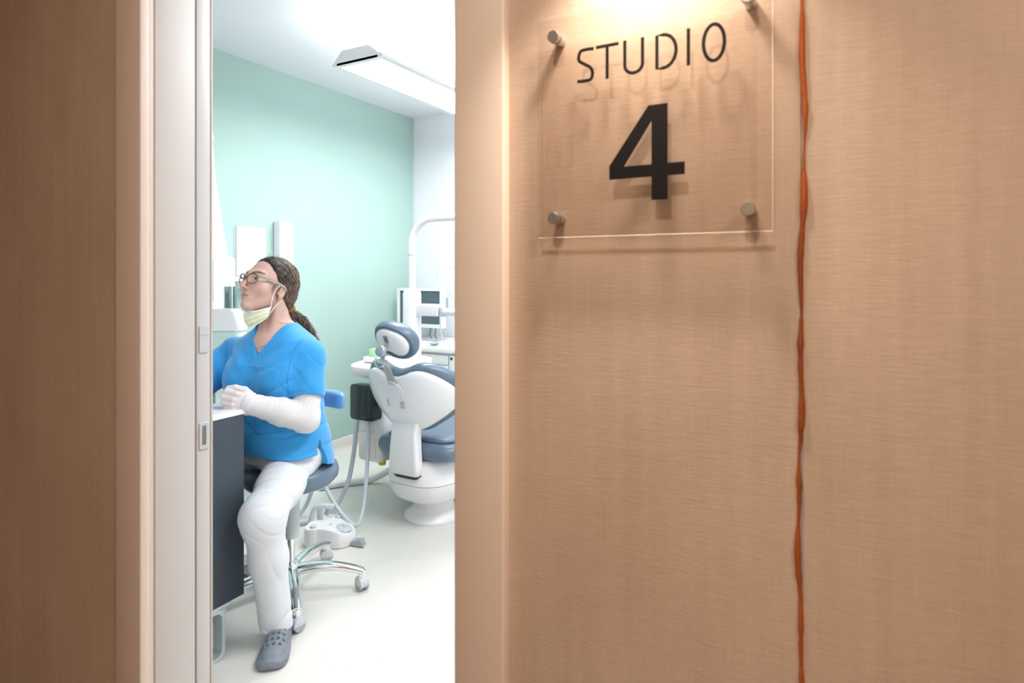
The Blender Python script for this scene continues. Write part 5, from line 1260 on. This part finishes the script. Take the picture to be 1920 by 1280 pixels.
for i in range(1150):
    p = Vector(front[rs_.randrange(len(front))]); ph = 3.5 * math.sin(p.x * 38 + 1) + 3.0 * math.sin(p.z * 45) + 2 * math.sin(p.y * 40) + rs_.uniform(-.7, .7); amp = rs_.uniform(0.0022, 0.0048); fr = rs_.uniform(115, 150); pts_ = []; L_ = 0.0; u0 = p.y; mx_ = rs_.randint(12, 22)
    tgt = Vector(TIE) + Vector((rs_.uniform(-.012, .012), rs_.uniform(-.004, .012), rs_.uniform(-.012, .012)))
    swirl = rs_.uniform(-0.25, 0.25)
    for k in range(mx_):
        loc, nrm, _i, _d = hb_.find_nearest(p); d = tgt - p
        if d.length < 0.012: break
        d = d - nrm * d.dot(nrm); d = d.normalized() if d.length > 1e-5 else Vector((0, -1, 0)); sd = nrm.cross(d)
        d = (d + sd * swirl * (1 - k / mx_) + Vector((0, 0, 0.25)) * max(0, 0.5 - k / mx_) * (u0 > 0)).normalized()
        lift = -0.0002 + 0.0016 * math.sin(math.pi * min(1, (k + 0.5) / mx_))
        q = loc + nrm * (lift + amp * 0.32 * math.sin(ph + L_ * fr)) + sd * amp * math.cos(ph + L_ * fr)
        if k == 0: q = loc - nrm * 0.002
        pts_.append(np.array(q)); p = loc + d * 0.0115; L_ += 0.0115
    if len(pts_) >= 4: S.add(pts_, rs_.uniform(0.0008, 0.0020), rs_.uniform(0.0004, 0.0009), hcol(min(1, max(0, 0.50 - 5.0 * u0 + rs_.uniform(-.15, .3)))), 4, 2)
# loose wisps: temples, nape, crown
for i in range(9):
    p0 = np.array([0.070, 0.022 + rs_.uniform(-.004, .006), -0.004 + rs_.uniform(-.006, .006)])
    pts_ = [p0 + np.array([0.002 * math.sin(k * 1.1 + i * .4), 0.004 * math.sin(k * 0.9) + 0.001 * i * 0.3, -0.006 * k]) for k in range(6)]
    S.add(pts_, 0.0004, 0.0002, hcol(0.2), 4, 3)
for i in range(16):
    v = rs_.uniform(-0.5, 0.5); p0 = scalp(rs_.uniform(0.1, 0.6), v); nrm = p0 - np.array([0, -0.02, 0.03]); nrm /= np.linalg.norm(nrm)
    d_ = np.array([rs_.uniform(-1, 1), rs_.uniform(-1, 0.6), 0.2]); pts_ = [p0 + nrm * (0.003 + 0.003 * k - 0.0006 * k * k) + d_ * 0.006 * k for k in range(5)]
    S.add(pts_, 0.0005, 0.0003, hcol(0.4), 4, 3)
S.build('hair_locks', hair)
# ponytail in the body frame: falls from the tie down her back
tie_w = hp_(*TIE)
tail = [tie_w, tie_w + np.array([0.012, 0.008, -0.026]), PL(564, 602, 2.47), PL(578, 620, 2.49), PL(590, 640, 2.50), PL(597, 656, 2.505)]
tailp, _ = smooth_path([Vector(p) for p in tail], [0] * len(tail), 8)
rad = np.interp(np.linspace(0, 1, len(tailp)), [0, 0.12, 0.35, 0.6, 0.85, 1], [0.016, 0.019, 0.023, 0.020, 0.014, 0.007])
class WS(Strands):
    def addw(s, pts_, r0, r1, col, n=5):
        b = len(s.m.v); k = len(pts_); rs = [r0 + (r1 - r0) * i / (k - 1) for i in range(k)]
        s.m.tube([Vector(lpt(p)) for p in pts_], rs, n); s.c += [col] * (len(s.m.v) - b)
T = WS()
T.addw([tuple(p) for p in tailp], 0.013, 0.003, (0.03, 0.02, 0.016), 10)
for i in range(230):
    th0 = rs_.uniform(0, 6.28); rr = rs_.uniform(0.35, 1.05); ln = rs_.uniform(0.55, 1.0); turns = rs_.uniform(4, 8); cr = rs_.uniform(0.003, 0.0085); pts_ = []
    n_ = 46
    for k in range(n_):
        q = k / (n_ - 1) * ln; fi = q * (len(tailp) - 1); i0 = min(int(fi), len(tailp) - 2); c_ = tailp[i0].lerp(tailp[i0 + 1], fi - i0); tg = (tailp[i0 + 1] - tailp[i0]).normalized()
        nx = tg.cross(Vector((0, 1, 0))).normalized(); ny = tg.cross(nx); r_ = float(np.interp(q, np.linspace(0, 1, len(rad)), rad)) * rr
        sp_ = min(1, q * 5); wv = cr * sp_ * (0.5 + q)
        p = c_ + nx * (r_ * math.cos(th0) + wv * math.cos(turns * 6.28 * q + th0)) + ny * (r_ * math.sin(th0) + wv * math.sin(turns * 6.28 * q + th0)); pts_.append(tuple(p))
    T.addw(pts_, rs_.uniform(0.0008, 0.0014), 0.0005, hcol(0.3 + 0.8 * ln * rr), 4)
T.build('ponytail', hair)
# orange tie: gathered ring
m = MB(); n_ = 40; rings = []
ax1 = Vector(tailp[3] - tailp[0]).normalized(); e1 = ax1.cross(Vector((0, 1, 0))).normalized(); e2 = ax1.cross(e1); ct = Vector(lpt(tailp[2]))
pth = [ct + (e1 * math.cos(2 * math.pi * k / n_) + e2 * math.sin(2 * math.pi * k / n_)) * (0.0185 + 0.004 * (k % 2)) + ax1 * (0.003 * (-1) ** k) for k in range(n_)]
m.tube(pth, [0.0062 + 0.0018 * ((k * 7) % 3 - 1) for k in range(n_)], 8, closed=True); m.build('hair_tie', 'scrunchie', hair)

# ---- glasses
gls = bpy.data.objects.new('glasses', None)
rims = []
GY, GZ = 0.1045, 0.0015
def rim(sx):
    pts_ = []
    for k in range(36):
        a = 2 * math.pi * k / 36; x_ = 0.0215 * math.copysign(abs(math.cos(a)) ** 0.85, math.cos(a)); z_ = 0.0190 * math.copysign(abs(math.sin(a)) ** 0.85, math.sin(a))
        if z_ > 0: z_ *= 0.97 + 0.06 * (x_ * sx > 0)
        X = sx * 0.0305 + x_; pts_.append(np.array([X, GY - 4.8 * X * X + 0.10 * min(0, z_), GZ + z_]))
    return pts_
m = MB()
for sx in (-1, 1): m.tube([Vector(lpt(hp_(*p))) for p in rim(sx)], [0.0016 + 0.0006 * (math.sin(2 * math.pi * k / 36) > 0.2) for k in range(36)], 8, closed=True)
m.tube([Vector(lpt(hp_(*p))) for p in ((-0.0085, GY, 0.006), (0, GY + 0.003, 0.0085), (0.0085, GY, 0.006))], 0.0019, 8, sub=4)
gf = m.build('glasses', 'tortoise', pe, angle=180)
for sx in (-1, 1):
    pts_ = rim(sx); c_ = np.mean(pts_, axis=0); m = MB(); m.add([lpt(hp_(*(p - (0, 0.0005, 0)))) for p in pts_] + [lpt(hp_(c_[0], c_[1] + 0.0015, c_[2]))], [(k, (k + 1) % 36, 36) for k in range(36)]); m.build('lens', 'lens', gf, angle=180)
    hx = sx * 0.0525; hy = GY - 4.8 * hx * hx
    pth = [(hx, hy, 0.010), (sx * 0.064, hy - 0.010, 0.0105), (sx * 0.070, 0.045, 0.009), (sx * 0.0775, 0.012, 0.006), (sx * 0.081, -0.008, 0.001), (sx * 0.079, -0.028, -0.012)]
    rings = []; P_ = [Vector(p) for p in pth]; P_, _ = smooth_path(P_, [0] * len(P_), 4)
    for i, p in enumerate(P_):
        q = i / (len(P_) - 1); hh = 0.0028 + 0.0022 * math.exp(-((q - 0.55) / 0.25) ** 2); rings.append([lpt(hp_(p.x + dx, p.y, p.z + dz)) for dx, dz in ((-0.0012, -hh), (0.0012, -hh), (0.0012, hh), (-0.0012, hh))])
    MB().loft(rings).build('temple_arm', 'temple', gf, angle=50)

# ---- mask pulled under the chin: pleated sheet wrapping the jaw, two elastic loops to the ear
def jaw_pt(a, t, lift):
    # a: -1..1 across from her right to her left jaw; t: 0 top edge .. 1 bottom edge
    ang = a * 1.22; x_ = 0.068 * math.sin(ang)
    y_ = -0.028 + 0.074 * math.cos(ang) ** 0.8
    top = np.array([x_, y_ + 0.006, -0.118 + 0.036 * abs(a) ** 1.4]); bot = np.array([x_ * 0.90, y_ * 0.50 + 0.010, -0.172 + 0.044 * abs(a) ** 1.5])
    p = top * (1 - t) + bot * t
    p = p + np.array([math.sin(ang) * 0.4, 0.8 * math.cos(ang), -0.5]) * (0.010 * math.sin(math.pi * t) + lift + 0.0022 * math.sin(t * 19 + a * 1.0))
    return p
def mask_strip(t0, t1, mt, name, par, lift=0.0, a0=-1, a1=1):
    na, nt_ = 40, 26; rings = []
    V = []; F = []
    for k in range(2):
        for j in range(nt_ + 1):
            for i in range(na + 1):
                V.append(lpt(hp_(*jaw_pt(a0 + (a1 - a0) * i / na, t0 + (t1 - t0) * j / nt_, lift + 0.0012 * k))))
    n1 = (na + 1) * (nt_ + 1); id_ = lambda k, j, i: k * n1 + j * (na + 1) + i
    for j in range(nt_):
        for i in range(na):
            F.append((id_(0, j, i), id_(0, j, i + 1), id_(0, j + 1, i + 1), id_(0, j + 1, i))); F.append((id_(1, j, i), id_(1, j + 1, i), id_(1, j + 1, i + 1), id_(1, j, i + 1)))
    for i in range(na):
        for j in (0, nt_): F.append((id_(0, j, i), id_(1, j, i), id_(1, j, i + 1), id_(0, j, i + 1)))
    for j in range(nt_):
        for i in (0, na): F.append((id_(0, j, i), id_(0, j + 1, i), id_(1, j + 1, i), id_(1, j, i)))
    m = MB(); m.add(V, F); return m.build(name, mt, par, angle=70)
mk = mask_strip(0, 1, 'mask', 'mask', pe)
mask_strip(-0.01, 0.10, 'mask_edge', 'mask_binding', mk, 0.0014)
mask_strip(0, 1, 'mask_edge', 'mask_side', mk, 0.0014, 0.93, 1.0)
for sx in (1, -1):
    e0 = jaw_pt(sx * 0.97, 0.02, 0.003); e1_ = jaw_pt(sx * 0.97, 0.98, 0.003)
    m = MB(); m.tube([Vector(lpt(hp_(*p))) for p in (e0, (sx * 0.074, 0.022, -0.035), (sx * 0.078, 0.006, 0.004))], 0.0015, 6, sub=6); m.build('ear_loop', 'mask_edge', mk)
    m = MB(); m.tube([Vector(lpt(hp_(*p))) for p in (e1_, (sx * 0.074, 0.004, -0.085), (sx * 0.080, -0.014, -0.052))], 0.0015, 6, sub=6); m.build('ear_loop', 'mask_edge', mk)
# earring and fine necklace
m = MB(); m.ellipsoid(lpt(hp_(0.079, -0.002, -0.056)), (0.0022, 0.0022, 0.003)); m.build('earring', 'gold', pe)
bvs = BVHTree.FromPolygons([tuple(v) for v in Vh], [tuple(f) for f in Qh.tolist()])
pts_ = []
for k in range(13):
    px = 470 + 26 * k / 12; py = 647 + 6 * math.sin(math.pi * k / 12); d = Vector(((px - 960) / FPX, 1.0, -(py - HOR) / FPX)).normalized(); h_ = bvs.ray_cast(Vector((0, 0, CAMZ)), d)
    if h_[0] is not None: pts_.append(h_[0] + h_[1] * 0.0008 - Vector(PB))
if len(pts_) > 2: MB().tube(pts_, 0.0009, 5).build('necklace', 'gold', pe)
bpy.data.objects.remove(gls)
